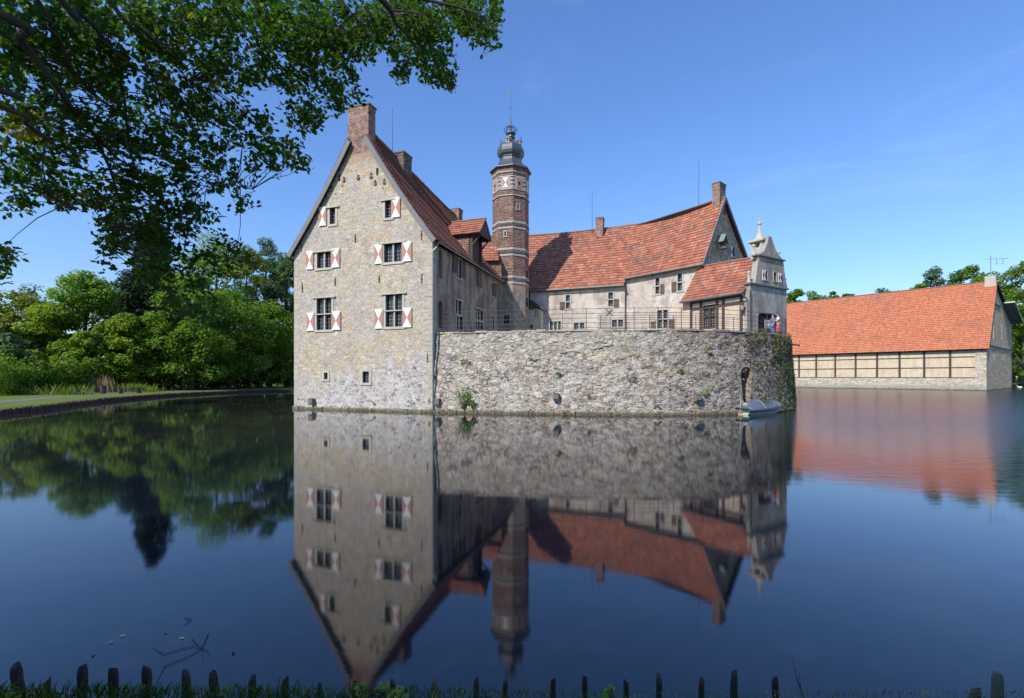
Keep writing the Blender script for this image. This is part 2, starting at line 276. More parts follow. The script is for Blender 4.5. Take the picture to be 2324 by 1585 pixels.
M['leaf_d'] = leaf_mat('dark_leaves', (0.022, 0.06, 0.014), (0.06, 0.13, 0.025))
M['leaf_e'] = leaf_mat('olive_leaves', (0.11, 0.15, 0.025), (0.27, 0.30, 0.06), 0.4)
M['needle'] = leaf_mat('spruce_needles', (0.018, 0.032, 0.016), (0.045, 0.06, 0.028), 0.1)
M['oak'] = leaf_mat('oak_leaves', (0.024, 0.056, 0.014), (0.062, 0.108, 0.022), 0.5, 0.5, (1.6, 2.0, 0.5))
M['reed'] = leaf_mat('dry_reeds', (0.30, 0.22, 0.12), (0.42, 0.33, 0.2), 0.2, 0.8, (1, 1, 0.8))
M['herb'] = leaf_mat('green_weeds', (0.10, 0.20, 0.03), (0.22, 0.34, 0.06), 0.3)
M['drygrass'] = leaf_mat('dry_wall_grass', (0.15, 0.125, 0.075), (0.36, 0.30, 0.18), 0.15, 0.8, (1, 1, 0.8))
M['grassb'] = leaf_mat('grass_blades', (0.035, 0.075, 0.012), (0.10, 0.17, 0.03), 0.3)

# ------------------------------------------------------------------ mesh helpers
class MB:
    def __init__(s): s.v = []; s.f = []; s.m = []; s.uv = {}
    def quad(s, pts, mi=0, uv=None):
        k = len(s.v); s.v += [tuple(p) for p in pts]; s.f.append(tuple(range(k, k+len(pts)))); s.m.append(mi)
        if uv: s.uv[len(s.f)-1] = uv
    def box8(s, P, mi=0):
        k = len(s.v); s.v += [tuple(p) for p in P]
        for f in ((0, 3, 2, 1), (4, 5, 6, 7), (0, 1, 5, 4), (1, 2, 6, 5), (2, 3, 7, 6), (3, 0, 4, 7)):
            s.f.append(tuple(k+i for i in f)); s.m.append(mi)
    def box(s, x0, x1, y0, y1, z0, z1, mi=0):
        s.box8([(x0, y0, z0), (x1, y0, z0), (x1, y1, z0), (x0, y1, z0), (x0, y0, z1), (x1, y0, z1), (x1, y1, z1), (x0, y1, z1)], mi)
    def bar(s, a, b, w, h=None, up=(0, 0, 1), mi=0):
        a = Vector(a); b = Vector(b); h = h or w; d = (b-a).normalized(); up = Vector(up)
        if abs(d.dot(up)) > 0.98: up = Vector((1, 0, 0))
        x = d.cross(up).normalized()*w/2; y = x.cross(d).normalized()*h/2
        s.box8([a-x-y, a+x-y, b+x-y, b-x-y, a-x+y, a+x+y, b+x+y, b-x+y], mi)
    def tube(s, pts, rs, n=6, mi=0, cap=True):
        pts = [Vector(p) for p in pts]
        if not hasattr(rs, '__len__'): rs = [rs]*len(pts)
        k0 = len(s.v); prev = None
        for i, p in enumerate(pts):
            d = (pts[min(i+1, len(pts)-1)]-pts[max(i-1, 0)]).normalized()
            x = d.cross(Vector((0, 0, 1))) if prev is None else prev-d*prev.dot(d)
            if x.length < 1e-3: x = d.cross(Vector((1, 0, 0)))
            x.normalize(); prev = x; y = d.cross(x)
            for j in range(n):
                t = 2*math.pi*j/n; s.v.append(tuple(p+(x*math.cos(t)+y*math.sin(t))*rs[i]))
        for i in range(len(pts)-1):
            for j in range(n):
                a = k0+i*n+j; b = k0+i*n+(j+1) % n; s.f.append((a, b, b+n, a+n)); s.m.append(mi)
        if cap:
            s.f.append(tuple(k0+j for j in reversed(range(n)))); s.m.append(mi)
            e = k0+(len(pts)-1)*n; s.f.append(tuple(e+j for j in range(n))); s.m.append(mi)
    def lathe(s, c, prof, n=16, rot=0.0, mi=0):
        k0 = len(s.v)
        for r, z in prof:
            for j in range(n):
                t = rot+2*math.pi*j/n; s.v.append((c[0]+r*math.cos(t), c[1]+r*math.sin(t), z))
        for i in range(len(prof)-1):
            for j in range(n):
                a = k0+i*n+j; b = k0+i*n+(j+1) % n; s.f.append((a, b, b+n, a+n)); s.m.append(mi)
        s.f.append(tuple(k0+j for j in reversed(range(n)))); s.m.append(mi)
        e = k0+(len(prof)-1)*n; s.f.append(tuple(e+j for j in range(n))); s.m.append(mi)
    def build(s, name, mats, parent=None, smooth=False, uvauto=False):
        me = bpy.data.meshes.new(name); me.from_pydata(s.v, [], s.f)
        if not isinstance(mats, (list, tuple)): mats = [mats]
        for mm in mats: me.materials.append(mm)
        me.polygons.foreach_set('material_index', s.m)
        if smooth: me.polygons.foreach_set('use_smooth', [True]*len(s.f))
        if s.uv or uvauto:
            ul = me.uv_layers.new(name='UVMap')
            for p in me.polygons:
                q = s.uv.get(p.index)
                if q is None:   # planar metres on the face: along the wall, up
                    nn = p.normal; t = Vector((-nn.y, nn.x, 0))
                    if t.length < 0.05: t = Vector((1, 0, 0)); up = Vector((0, 1, 0))
                    else: t.normalize(); up = nn.cross(t); up = up if up.z > 0 else -up
                    q = [(me.vertices[i].co.dot(t), me.vertices[i].co.dot(up)) for i in p.vertices]
                for li, uvc in zip(p.loop_indices, q): ul.data[li].uv = uvc
        me.update()
        return link(me, name, parent)
def link(me, name, parent=None):
    o = bpy.data.objects.new(name, me); COL.objects.link(o)
    if parent is not None:
        rt = parent
        loc = Vector(rt.location)
        if rt.parent is not None: loc = Vector((0, 0, 0))
        o.parent = rt
        if rt.parent is None and loc.length > 0 and me is not None:
            me.transform(Matrix.Translation(-loc))     # meshes are written in world metres, parts are local to their thing
        elif rt.parent is not None and me is not None:
            top = rt.parent
            me.transform(Matrix.Translation(-Vector(top.location)))
    return o
def thing(name, label, cat, loc, group=None):
    o = bpy.data.objects.new(name, None); COL.objects.link(o); o.location = loc; o.empty_display_size = 0.3
    o['label'] = label; o['category'] = cat
    if group: o['group'] = group
    return o
def tag(o, label, cat, group=None):
    o['label'] = label; o['category'] = cat
    if group: o['group'] = group
    return o
def struct(o): o['kind'] = 'structure'; return o
def px(x, y, Y): return Vector(((x-CX)/F*Y, Y, CZ+(HY-y)/F*Y))

class Wall:
    """vertical wall plane: origin (left end seen from outside), direction to the right, outward normal"""
    def __init__(s, A, B):
        s.A = Vector(A).to_2d() if len(A) > 2 else Vector(A); s.B = Vector(B)
        s.L = (s.B-s.A).length; s.d = (s.B-s.A)/s.L; s.n = Vector((s.d.y, -s.d.x))
    def pt(s, a, z, off=0.0):
        p = s.A+s.d*a+s.n*off; return Vector((p.x, p.y, z))
    def fp(s, x, y):
        r = (x-CX)/F; a = (r*s.A.y-s.A.x)/(s.d.x-r*s.d.y); Y = s.A.y+s.d.y*a
        return a, CZ+(HY-y)/F*Y
    def rect(s, x0, x1, y0, y1):
        a0 = s.fp(x0, y0)[0]; a1 = s.fp(x1, y0)[0]; xm = (x0+x1)/2
        return a0, a1, s.fp(xm, y1)[1], s.fp(xm, y0)[1]
    def box(s, mb, a0, a1, z0, z1, o0, o1, mi=0):
        P = [s.pt(a0, z0, o1), s.pt(a1, z0, o1), s.pt(a1, z0, o0), s.pt(a0, z0, o0), s.pt(a0, z1, o1), s.pt(a1, z1, o1), s.pt(a1, z1, o0), s.pt(a0, z1, o0)]
        mb.box8(P, mi)
    def prism(s, mb, poly, o0, o1, mi=0):
        k = len(mb.v); n = len(poly)
        mb.v += [tuple(s.pt(a, z, o1)) for a, z in poly]+[tuple(s.pt(a, z, o0)) for a, z in poly]
        mb.f.append(tuple(k+i for i in range(n))); mb.m.append(mi)
        mb.f.append(tuple(k+n+i for i in reversed(range(n)))); mb.m.append(mi)
        for i in range(n):
            j = (i+1) % n; mb.f.append((k+j, k+i, k+n+i, k+n+j)); mb.m.append(mi)

def boolean(mb_solid, mb_cut, name, mats, parent, uvauto=False):
    def tmp(mb):
        me = bpy.data.meshes.new('tmp'); me.from_pydata(mb.v, [], mb.f)
        bm = bmesh.new(); bm.from_mesh(me); bmesh.ops.recalc_face_normals(bm, faces=bm.faces); bm.to_mesh(me); bm.free()
        o = bpy.data.objects.new('tmp', me); COL.objects.link(o); return o
    a = tmp(mb_solid)
    if mb_cut.f:
        b = tmp(mb_cut); md = a.modifiers.new('b', 'BOOLEAN'); md.operation = 'DIFFERENCE'; md.object = b; md.solver = 'EXACT'
        bpy.context.view_layer.update()
        me = bpy.data.meshes.new_from_object(a.evaluated_get(bpy.context.evaluated_depsgraph_get()))
        bpy.data.objects.remove(b)
    else: me = a.data.copy()
    bpy.data.objects.remove(a); me.name = name
    me.materials.clear()
    for mm in mats: me.materials.append(mm)
    return link(me, name, parent)

# ------------------------------------------------------------------ roofs, windows, shutters
def poly_at(P, t):
    L = [(P[i+1]-P[i]).length for i in range(len(P)-1)]; T = sum(L); x = t*T
    for i, l in enumerate(L):
        if x <= l or i == len(L)-1: return P[i].lerp(P[i+1], min(1, x/l))
        x -= l
def tiled_roof(name, eave, ridge, mat, parent, tw=0.30, th=0.40, thick=0.16, sag=0.0, amp=0.035, step=0.05, k=4):
    eave = [Vector(p) for p in eave]; ridge = [Vector(p) for p in ridge]
    LE = sum((eave[i+1]-eave[i]).length for i in range(len(eave)-1))
    mid = (poly_at(ridge, .5)-poly_at(eave, .5)).length
    nu = max(1, int(LE/tw)); nv = max(1, int(mid/th)); NU = nu*k
    E = [poly_at(eave, i/NU) for i in range(NU+1)]; T = [poly_at(ridge, i/NU) for i in range(NU+1)]
    mb = MB(); prof = [0.0, 0.75, 1.0, 0.45] if k == 4 else [0.0, 1.0]
    N = []
    for i in range(NU+1):
        a = E[max(0, i-1)]; b = E[min(NU, i+1)]
        n = (b-a).cross(T[i]-E[i]).normalized(); N.append(n if n.z > 0 else -n)
    def P(i, v, lift):
        p = E[i].lerp(T[i], v); p = p - N[i]*sag*4*v*(1-v)
        jit = 0.012*math.sin(i*1.7+v*31)+0.01*math.sin(i*.31+v*13)
        return p+N[i]*(lift+amp*prof[i % k]+jit)
    verts = []; faces = []; uvs = []
    for r in range(nv):
        v0 = r/nv; v1 = (r+1)/nv; base = len(verts)
        for i in range(NU+1):
            verts.append(P(i, v0, step)); verts.append(P(i, v1, 0.0)); verts.append(P(i, v0, -0.01))
        for i in range(NU):
            a = base+3*i; b = a+3
            faces.append((a, b, b+1, a+1)); u0 = i*tw/k; u1 = (i+1)*tw/k-1e-4; w0 = r*th+1e-3; w1 = (r+1)*th-1e-3
            uvs.append([(u0, w0), (u1, w0), (u1, w1), (u0, w1)])
            faces.append((a+2, b+2, b, a)); uvs.append([(u0, w0), (u1, w0), (u1, w0+.01), (u0, w0+.01)])
    mb.v = [tuple(v) for v in verts]; mb.f = faces; mb.m = [0]*len(faces); mb.uv = dict(enumerate(uvs))
    # underside and edges
    S = max(1, len(eave)-1)*4
    lo0 = []; lo1 = []; hi0 = []; hi1 = []
    for j in range(S+1):
        i = round(j/S*NU); lo0.append(P(i, 0, 0)-N[i]*thick); lo1.append(P(i, 1, 0)-N[i]*thick); hi0.append(P(i, 0, 0)); hi1.append(P(i, 1, 0))
    mm = 6
    for j in range(S):
        for q in range(mm):
            i0 = round(j/S*NU); i1 = round((j+1)/S*NU)
            mb.quad([P(i0, q/mm, -thick), P(i0, (q+1)/mm, -thick), P(i1, (q+1)/mm, -thick), P(i1, q/mm, -thick)], 1, [(0, 0)]*4)
        mb.quad([lo0[j], lo0[j+1], hi0[j+1], hi0[j]], 1, [(0, 0)]*4)
        mb.quad([lo1[j+1], lo1[j], hi1[j], hi1[j+1]], 1, [(0, 0)]*4)
    for i in (0, NU):
        for q in range(mm):
            mb.quad([P(i, q/mm, -thick), P(i, (q+1)/mm, -thick), P(i, (q+1)/mm, 0.03), P(i, q/mm, 0.03)], 1, [(0, 0)]*4)
    return mb.build(name, [mat, M['timber']], parent)
def ridge_caps(pts, parent, r=0.13, name='ridge_tiles', seg=0.4):
    pts = [Vector(p) for p in pts]; L = sum((pts[i+1]-pts[i]).length for i in range(len(pts)-1)); n = max(2, int(L/seg)); mb = MB()
    for i in range(n):
        a = poly_at(pts, i/n); b = poly_at(pts, (i+1.1)/n if i < n-1 else 1); j = random.uniform(-.02, .02)
        mb.tube([a+Vector((0, 0, j)), b+Vector((0, 0, j+.02))], [r, r*0.86], 6)
    return mb.build(name, M['ridge'], parent)

def window(root, W, x0, x1, y0, y1, nx=1, ny=1, surround=0.13, depth=0.2, gx=3, gy=5, mat='sandstone', lintel=True, cut=None, mull=0.11, label=None, casem='timber'):
    a0, a1, z0, z1 = W.rect(x0, x1, y0, y1)
    return window_m(root, W, a0, a1, z0, z1, nx, ny, surround, depth, gx, gy, mat, lintel, cut, mull, casem)
def window_m(root, W, a0, a1, z0, z1, nx=1, ny=1, surround=0.13, depth=0.2, gx=3, gy=5, mat='sandstone', lintel=True, cut=None, mull=0.11, casem='timber'):
    if cut is not None: W.box(cut, a0, a1, z0, z1, -depth-0.14, 0.2)
    mb = MB(); s = surround; o = 0.035
    if s > 0:
        W.box(mb, a0-s, a0, z0, z1, -depth+.02, o); W.box(mb, a1, a1+s, z0, z1, -depth+.02, o)
        W.box(mb, a0-s-0.03, a1+s+0.03, z0-s, z0, -depth+.02, o+0.03)
        W.box(mb, a0-s-(0.18 if lintel else 0), a1+s+(0.18 if lintel else 0), z1, z1+(0.1 if lintel else s), -depth+.02, o+(0.09 if lintel else 0.0))
    else:
        W.box(mb, a0, a1, z0-0.06, z0+0.03, -depth, 0.04)
    cw = (a1-a0-(nx-1)*mull)/nx; ch = (z1-z0-(ny-1)*mull)/ny
    for i in range(1, nx): aa = a0+i*cw+(i-1)*mull; W.box(mb, aa, aa+mull, z0, z1, -depth+.04, -0.02)
    for j in range(1, ny):
        zz = z0+j*ch+(j-1)*mull
        for i in range(nx):
            aa = a0+i*(cw+mull); W.box(mb, aa, aa+cw, zz, zz+mull*.8, -depth+.04, 0.012)
        if s > 0: W.box(mb, a0-s-.1, a1+s+.1, zz+.01, zz+mull*.75, 0.037, 0.07)
    fr = mb.build('window', M[mat], root)
    cb = MB(); gb = MB()
    for i in range(nx):
        for j in range(ny):
            l = a0+i*(cw+mull); b = z0+j*(ch+mull); r_ = l+cw; t = b+ch; e = 0.045; dd = -depth
            W.box(cb, l, l+e, b, t, dd, dd+.05); W.box(cb, r_-e, r_, b, t, dd, dd+.05)
            W.box(cb, l+e, r_-e, b, b+e, dd, dd+.05); W.box(cb, l+e, r_-e, t-e, t, dd, dd+.05)
            for q in range(1, gx): aa = l+cw*q/gx; W.box(cb, aa-.011, aa+.011, b+e, t-e, dd-.01, dd+.012, 1)
            for q in range(1, gy): zz = b+ch*q/gy; W.box(cb, l+e, r_-e, zz-.011, zz+.011, dd-.012, dd+.014, 1)
            W.box(gb, l+.01, r_-.01, b+.01, t-.01, dd-.05, dd-.02)
    cb.build('casement', [M[casem], M['lead']], fr); gb.build('pane', M['glass'], fr)
    return fr
def shutter(root, W, x0, x1, y0, y1, kind='x', ajar=0.0):
    a0, a1, z0, z1 = W.rect(x0, x1, y0, y1); mb = MB(); o0, o1 = 0.045, 0.09
    if kind == 'plain':
        n = max(2, round((a1-a0)/0.15))
        for i in range(n):
            W.box(mb, a0+(a1-a0)*i/n+.004, a0+(a1-a0)*(i+1)/n-.004, z0, z1, o0, o1-.006*(i % 2))
        for zz in (z0+(z1-z0)*.18, z0+(z1-z0)*.78): W.box(mb, a0+.03, a1-.03, zz, zz+.07, o1, o1+.025)
        return mb.build('shutter', M['brownshut'], root)
    W.box(mb, a0, a1, z0, z1, o0, o1-.004, 0)
    c = W.pt((a0+a1)/2, (z0+z1)/2, o1)
    P = [W.pt(a0, z0, o1), W.pt(a1, z0, o1), W.pt(a1, z1, o1), W.pt(a0, z1, o1)]
    for i, mi in ((0, 0), (1, 1), (2, 0), (3, 1)): mb.quad([P[i], P[(i+1) % 4], c], mi)
    return mb.build('shutter', [M['white'], M['red' if kind == 'x' else 'darkred']], root)
def chimney(root, pts2, z0, z1, mat, cap=True, name='chimney'):
    """pts2: four plan corners"""
    c = sum((Vector(p) for p in pts2), Vector((0, 0)))/4; mb = MB()
    def ring(k, za, zb, mi=0):
        Q = [c+(Vector(p)-c)*k for p in pts2]
        mb.box8([(q.x, q.y, za) for q in Q]+[(q.x, q.y, zb) for q in Q], mi)
    ring(1, z0, z1-.35); ring(1.04, z1-.35, z1-.1)
    if cap: ring(1.13, z1-.1, z1, 1)
    return mb.build(name, [M[mat], M['mossy']], root, uvauto=True)
def rod(root, x, y, z0, z1, name='lightning_rod', r=0.022):
    mb = MB(); mb.tube([(x, y, z0), (x, y, z1)], [r*1.4, r*.8], 5); return mb.build(name, M['iron'], root)

# ================================================================== SETTING
# shoreline of the moat, seen from above, anticlockwise around it
shore = []
for x in list(np.linspace(120, 6, 10))+list(np.linspace(5.5, -5.5, 45))+list(np.linspace(-6.5, -22, 6)): shore.append((x, float(np.interp(x, [-4, -1.2, 0, 1, 4], [3.16, 3.12, 3.06, 3.0, 2.95]))+0.02*math.sin(x*1.3)+0.02*math.sin(x*3.1)))
LEFT = [(-27.5, 8), (-31, 18), (-33.05, 31.6), (-38.0, 43.4), (-41.0, 51.4), (-43.6, 64.6), (-41.6, 76), (-36.2, 81.7), (-20, 88)]
LP = [Vector((x, y, 0)) for x, y in LEFT]
def smooth_path(P, n):
    out = []
    m = len(P)
    for i in range(m-1):
        p0, p1, p2, p3 = P[max(0, i-1)], P[i], P[i+1], P[min(m-1, i+2)]
        for k in range(n):
            t = k/n; out.append(0.5*((2*p1)+(p2-p0)*t+(2*p0-5*p1+4*p2-p3)*t*t+(3*p1-p0-3*p2+p3)*t**3))
    out.append(P[-1]); return out
LS = smooth_path(LP, 8)
shore += [(p.x, p.y) for p in LS[1:]]
shore += [(0, 93), (20, 100), (45, 112), (66, 122), (90, 118), (112, 126), (135, 138), (150, 142), (190, 130), (195, 60), (150, 10)]
cen = Vector((5, 50))
mb = MB(); n = len(shore); GZ = 0.45
def gz(p): return 0.5 if p[1] < 3.6 else GZ
rings = [0.0, 0.35, 4, 20, 90, 400, 2500]
for (x, y) in shore:
    d = (Vector((x, y))-cen).normalized()
    if y < 4: d = Vector((0.25*d.x, -1)).normalized()
    for k, r_ in enumerate(rings):
        h = gz((x, y)) + (0 if k > 0 else (-0.10 if y > 5 else -.06))+0.0*r_
        mb.v.append((x+d.x*r_, y+d.y*r_, h))
    mb.v.append((x, y, -1.2))
K = len(rings)+1
for i in range(n):
    j = (i+1) % n
    for k in range(len(rings)-1):
        mb.f.append((i*K+k, j*K+k, j*K+k+1, i*K+k+1)); mb.m.append(0)
    mb.f.append((i*K+K-1, j*K+K-1, j*K, i*K)); mb.m.append(0)
m, nt, bs = new_mat('lawn'); p, _ = wpos(nt)
a = noise(nt, p, 0.5, 5, 0.6).outputs[0]; b = noise(nt, p, 9, 4, 0.7).outputs[0]
c = mix(nt, a, (0.10, 0.15, 0.025), (0.20, 0.24, 0.045)); c = mix(nt, ma(nt, 'MULTIPLY', b, 0.6), c, (0.06, 0.08, 0.02))
g = nt.nodes.new('ShaderNodeNewGeometry'); nz = nd(nt, 'ShaderNodeSeparateXYZ', {0: g.outputs['True Normal']}).outputs[2]
c = mix(nt, sstep(nt, ma(nt, 'ABSOLUTE', nz), 0.6, 0.3), c, (0.05, 0.035, 0.02))
nt.links.new(c, bs.inputs['Base Color']); bs.inputs['Roughness'].default_value = 0.95; bs.inputs['Specular IOR Level'].default_value = 0.1; bump(nt, bs, b, 0.6, 0.05)
struct(mb.build('ground', m))
# path round the left bank
def offset(P, d):
    out = []
    for i, p in enumerate(P):
        t = (P[min(i+1, len(P)-1)]-P[max(0, i-1)]).normalized(); nrm = Vector((-t.y, t.x, 0))
        out.append(p+nrm*d)
    return out
pa, pb = offset(LS, 3.6), offset(LS, 5.4); mb = MB()
for i in range(len(pa)-1):
    if LS[i].y < 12: continue
    z = GZ+.012; mb.quad([(pa[i].x, pa[i].y, z), (pa[i+1].x, pa[i+1].y, z), (pb[i+1].x, pb[i+1].y, z), (pb[i].x, pb[i].y, z)])
struct(mb.build('path', simple('grey_gravel', (0.14, 0.14, 0.145), 0.95, 0.15, 4)))

# water
m, nt, bs = new_mat('moat_water'); p, _ = wpos(nt)
sep = nd(nt, 'ShaderNodeSeparateXYZ', {0: p})
bs.inputs['Base Color'].default_value = (0.005, 0.009, 0.016, 1)
turb = ma(nt, 'MULTIPLY', sstep(nt, sep.outputs[0], -4.0, -14.0), sstep(nt, sep.outputs[1], 9.0, 24.0))
nt.links.new(mix(nt, ma(nt, 'MULTIPLY', turb, sstep(nt, noise(nt, p, .12, 4, .6).outputs[0], .3, .7)), (0.005, 0.009, 0.016), (0.045, 0.043, 0.026)), bs.inputs['Base Color'])
bs.inputs['IOR'].default_value = 1.72
sh1 = noise(nt, p, 0.5, 3, 0.5).outputs[0]
v = nd(nt, 'ShaderNodeVectorMath', {0: p, 1: (0.35, 1.3, 1)}, operation='MULTIPLY').outputs[0]
rp = noise(nt, v, 3.2, 5, 0.6, 0.5).outputs[0]
# a light breeze ruffles the open water to the right, the lee of the castle stays calm
wind = ma(nt, 'MULTIPLY', sstep(nt, ma(nt, 'SUBTRACT', sep.outputs[0], ma(nt, 'MULTIPLY', sep.outputs[1], 0.50)), -1.0, 5.0), sstep(nt, sep.outputs[1], 8.0, 28.0))
rough = ma(nt, 'ADD', 0.045, ma(nt, 'MULTIPLY', wind, 0.15))
nt.links.new(rough, bs.inputs['Roughness'])
bm_ = nd(nt, 'ShaderNodeBump', {'Height': rp, 'Strength': ma(nt, 'ADD', 0.008, ma(nt, 'MULTIPLY', wind, 0.9)), 'Distance': 0.05})
nt.links.new(bm_.outputs[0], bs.inputs['Normal'])
mb = MB(); mb.quad([(-700, 0, 0), (700, 0, 0), (700, 900, 0), (-700, 900, 0)])
struct(mb.build('water', m))
mb = MB(); mb.quad([(-80, 1, -1.1), (230, 1, -1.1), (230, 160, -1.1), (-80, 160, -1.1)])
struct(mb.build('moat_bed', simple('mud', (0.05, 0.045, 0.03), 0.95)))

# ================================================================== THE GABLED HOUSE (front wing)
C0 = Vector((-5.5, 33.9)); U = Vector((-0.942, 0.336)); V = Vector((0.336, 0.942))
def H(a, b, z): p = C0+U*a+V*b; return Vector((p.x, p.y, z))
def H2(a, b): p = C0+U*a+V*b; return (p.x, p.y)
WD = 12.1
house = thing('stone_house', 'tall gabled limestone house with red and white shutters rising straight from the moat', 'house', H(6, 6, 0))
WF = Wall(H2(WD, 0), H2(0, 0)); WS = Wall(H2(0, 0), H2(0, 19))
gab = [(0, -.8), (WD, -.8), (WD, 12.0), (WD-1.5, 13.95), (WD-3, 16.05), (WD-4.5, 18.35), (WD-6.05, 20.7), (4.5, 18.35), (3, 16.05), (1.5, 13.95), (0, 12.0)]
sol = MB(); WF.prism(sol, gab, -0.6, 0.0); cut = MB(); parts = []
wins = [('W1', 748.6, 761.4, 472.5, 509.3, 1, 1), ('W2', 874, 888.5, 456, 495, 1, 1), ('W3', 720.0, 751.4, 572.7, 608.5, 2, 1), ('W4', 872, 912, 553, 595, 2, 1),
        ('W5', 719, 753, 677, 749, 2, 2), ('W6', 875.5, 913.3, 668.5, 742, 2, 2)]
for nme, x0, x1, y0, y1, nx, ny in wins:
    window(house, WF, x0, x1, y0, y1, nx, ny, surround=0.17, depth=0.22, gx=3 if nx > 1 else 2, gy=5 if ny == 1 else 4, cut=cut)
window(house, WF, 735.6, 744, 846, 861, 1, 1, surround=0.16, depth=0.3, gx=1, gy=1, cut=cut, lintel=False)
window(house, WF, 823.3, 838, 843.4, 869, 1, 1, surround=0.18, depth=0.2, gx=3, gy=4, cut=cut, lintel=False)
for x0, x1, y0, y1 in [(724.8, 741.9, 470.7, 513.3), (889, 909.3, 449, 494), (696, 712.3, 570.2, 612.3), (752.4, 772, 565, 607.8), (851, 869.7, 555.7, 599.5), (913.9, 935, 549.6, 594),
                       (697.3, 714.3, 710, 751.5), (754, 774, 707, 749.5), (851, 870, 702, 746.5), (914.3, 935.4, 699, 743.5)]:
    shutter(house, WF, x0, x1, y0, y1)
# small slots and putlog holes high in the gable, some with a brick lip
cp = lambda cx, cy: (624.1+cx*.2506, 215.6+cy*.2506)
slots = [(568, 592, 723, 783), (915, 938, 663, 730)]
holes = [(625, 755), (755, 735), (870, 720), (908, 785), (990, 775), (510, 845), (460, 925), (550, 900), (612, 830), (612, 900), (978, 850), (1080, 828)]
for x0, x1, y0, y1 in slots:
    X0, Y0 = cp(x0, y0); X1, Y1 = cp(x1, y1); a0, a1, z0, z1 = WF.rect(X0, X1, Y0, Y1); WF.box(cut, a0, a1, z0, z1, -.4, .2)
for i, (hx, hy) in enumerate(holes):
    X0, Y0 = cp(hx-9, hy-12); X1, Y1 = cp(hx+9, hy+12); a0, a1, z0, z1 = WF.rect(X0, X1, Y0, Y1)
    if i >= 7: a0 += .04; a1 -= .04; z0 += .06
    WF.box(cut, a0, a1, z0, z1, -.35, .2)
    if i < 7: lip = MB(); WF.box(lip, a0-.02, a1+.02, z0-.16, z0+.02, 0.0, .09); lip.build('putlog_brick', M['brick_ch'], house, uvauto=True)
boolean(sol, cut, 'gable_wall', [M['house']], house)
for ax, ay, al, cr in [(728, 1300, 78, 1), (240, 1380, 80, 1), (1328, 1270, 80, 1), (248, 390, 85, 2), (546, 335, 70, 2), (945, 310, 65, 2), (1330, 308, 90, 2), (1382, 1025, 70, 2)]:
    X = 624.1+ax*.2506; Y = (215.6 if cr == 1 else 556)+ay*.2506; a, z = WF.fp(X, Y); h = al*.2506/2*36/F
    mb = MB(); WF.box(mb, a-.03, a+.03, z-h, z+h, 0, .05); WF.box(mb, a-.05, a+.05, z-.04, z+.04, .05, .08); mb.build('wall_anchor', M['iron'], house)
rq_ = random.Random(4)
for s0, sg in ((0.0, 1), (WD, -1)):
    mb = MB(); z = .35; k = 0
    while z < 11.6:
        h = rq_.uniform(.28, .5); w_ = (.36 if k % 2 else .62)*rq_.uniform(.8, 1.2); a0, a1 = sorted((s0+sg*.004, s0+sg*w_)); WF.box(mb, a0, a1, z+.012, min(z+h, 11.7)-.012, -.05, rq_.uniform(.008, .022)); z += h; k += 1
    mb.build('corner_stones', M['quoin'], house)
# side wall with its openings
cut = MB(); sol = MB()
WS.prism(sol, [(0.6, -.8), (19, -.8), (19, 11.45), (0.6, 11.75)], -0.6, -0.002)
for x0, x1, y0, y1, nx, ny, s in [(1035.6, 1047.6, 588, 632, 2, 1, .1), (1116, 1120.6, 642, 673, 1, 1, .06), (1033.6, 1047, 682.6, 713.8, 2, 1, .12), (1036, 1050, 718, 750, 2, 1, .1),
                            (1078.5, 1096, 703, 727, 3, 1, .14), (1078.5, 1096, 732, 752, 3, 1, .1), (1114.5, 1123, 718, 750, 2, 1, .1)]:
    window(house, WS, x0, x1, y0, y1, nx, ny, surround=s, depth=0.15, gx=2, gy=4, cut=cut, lintel=(s > .11))
for x0, x1, y0, y1 in [(995.6, 1003.8, 567, 633), (995, 1004.5, 684, 745)]:
    a0, a1, z0, z1 = WS.rect(x0, x1, y0, y1); n_ = 8; am = (a0+a1)/2; rr = (a1-a0)/2
    poly = [(a0, z0), (a1, z0)]+[(am+rr*math.cos(t*math.pi/n_), z1-rr+rr*math.sin(t*math.pi/n_)) for t in range(n_+1)]
    WS.prism(cut, poly, -0.42, 0.2)
boolean(sol, cut, 'courtyard_wall', [M['side']], house)
for x0, x1, y0, y1 in [(1027, 1035, 576, 618), (1048.7, 1055.4, 592, 631), (1081.5, 1091, 615, 652.6), (1120.9, 1125.4, 644, 674)]:
    shutter(house, WS, x0, x1, y0, y1, 'plain')
mb = MB(); W_ = Wall(H2(WD, 19), H2(WD, 0)); W_.prism(mb, [(0, -.8), (18.4, -.8), (18.4, 11.8), (0, 11.6)], -.6, -0.003)
W_ = Wall(H2(.6, 18.9), H2(WD-.6, 18.9)); W_.prism(mb, [(0, -.8), (10.9, -.8), (10.9, 11.5), (5.45, 18.6), (0, 11.5)], -.5, 0)
mb.build('rear_wall', M['side'], house)
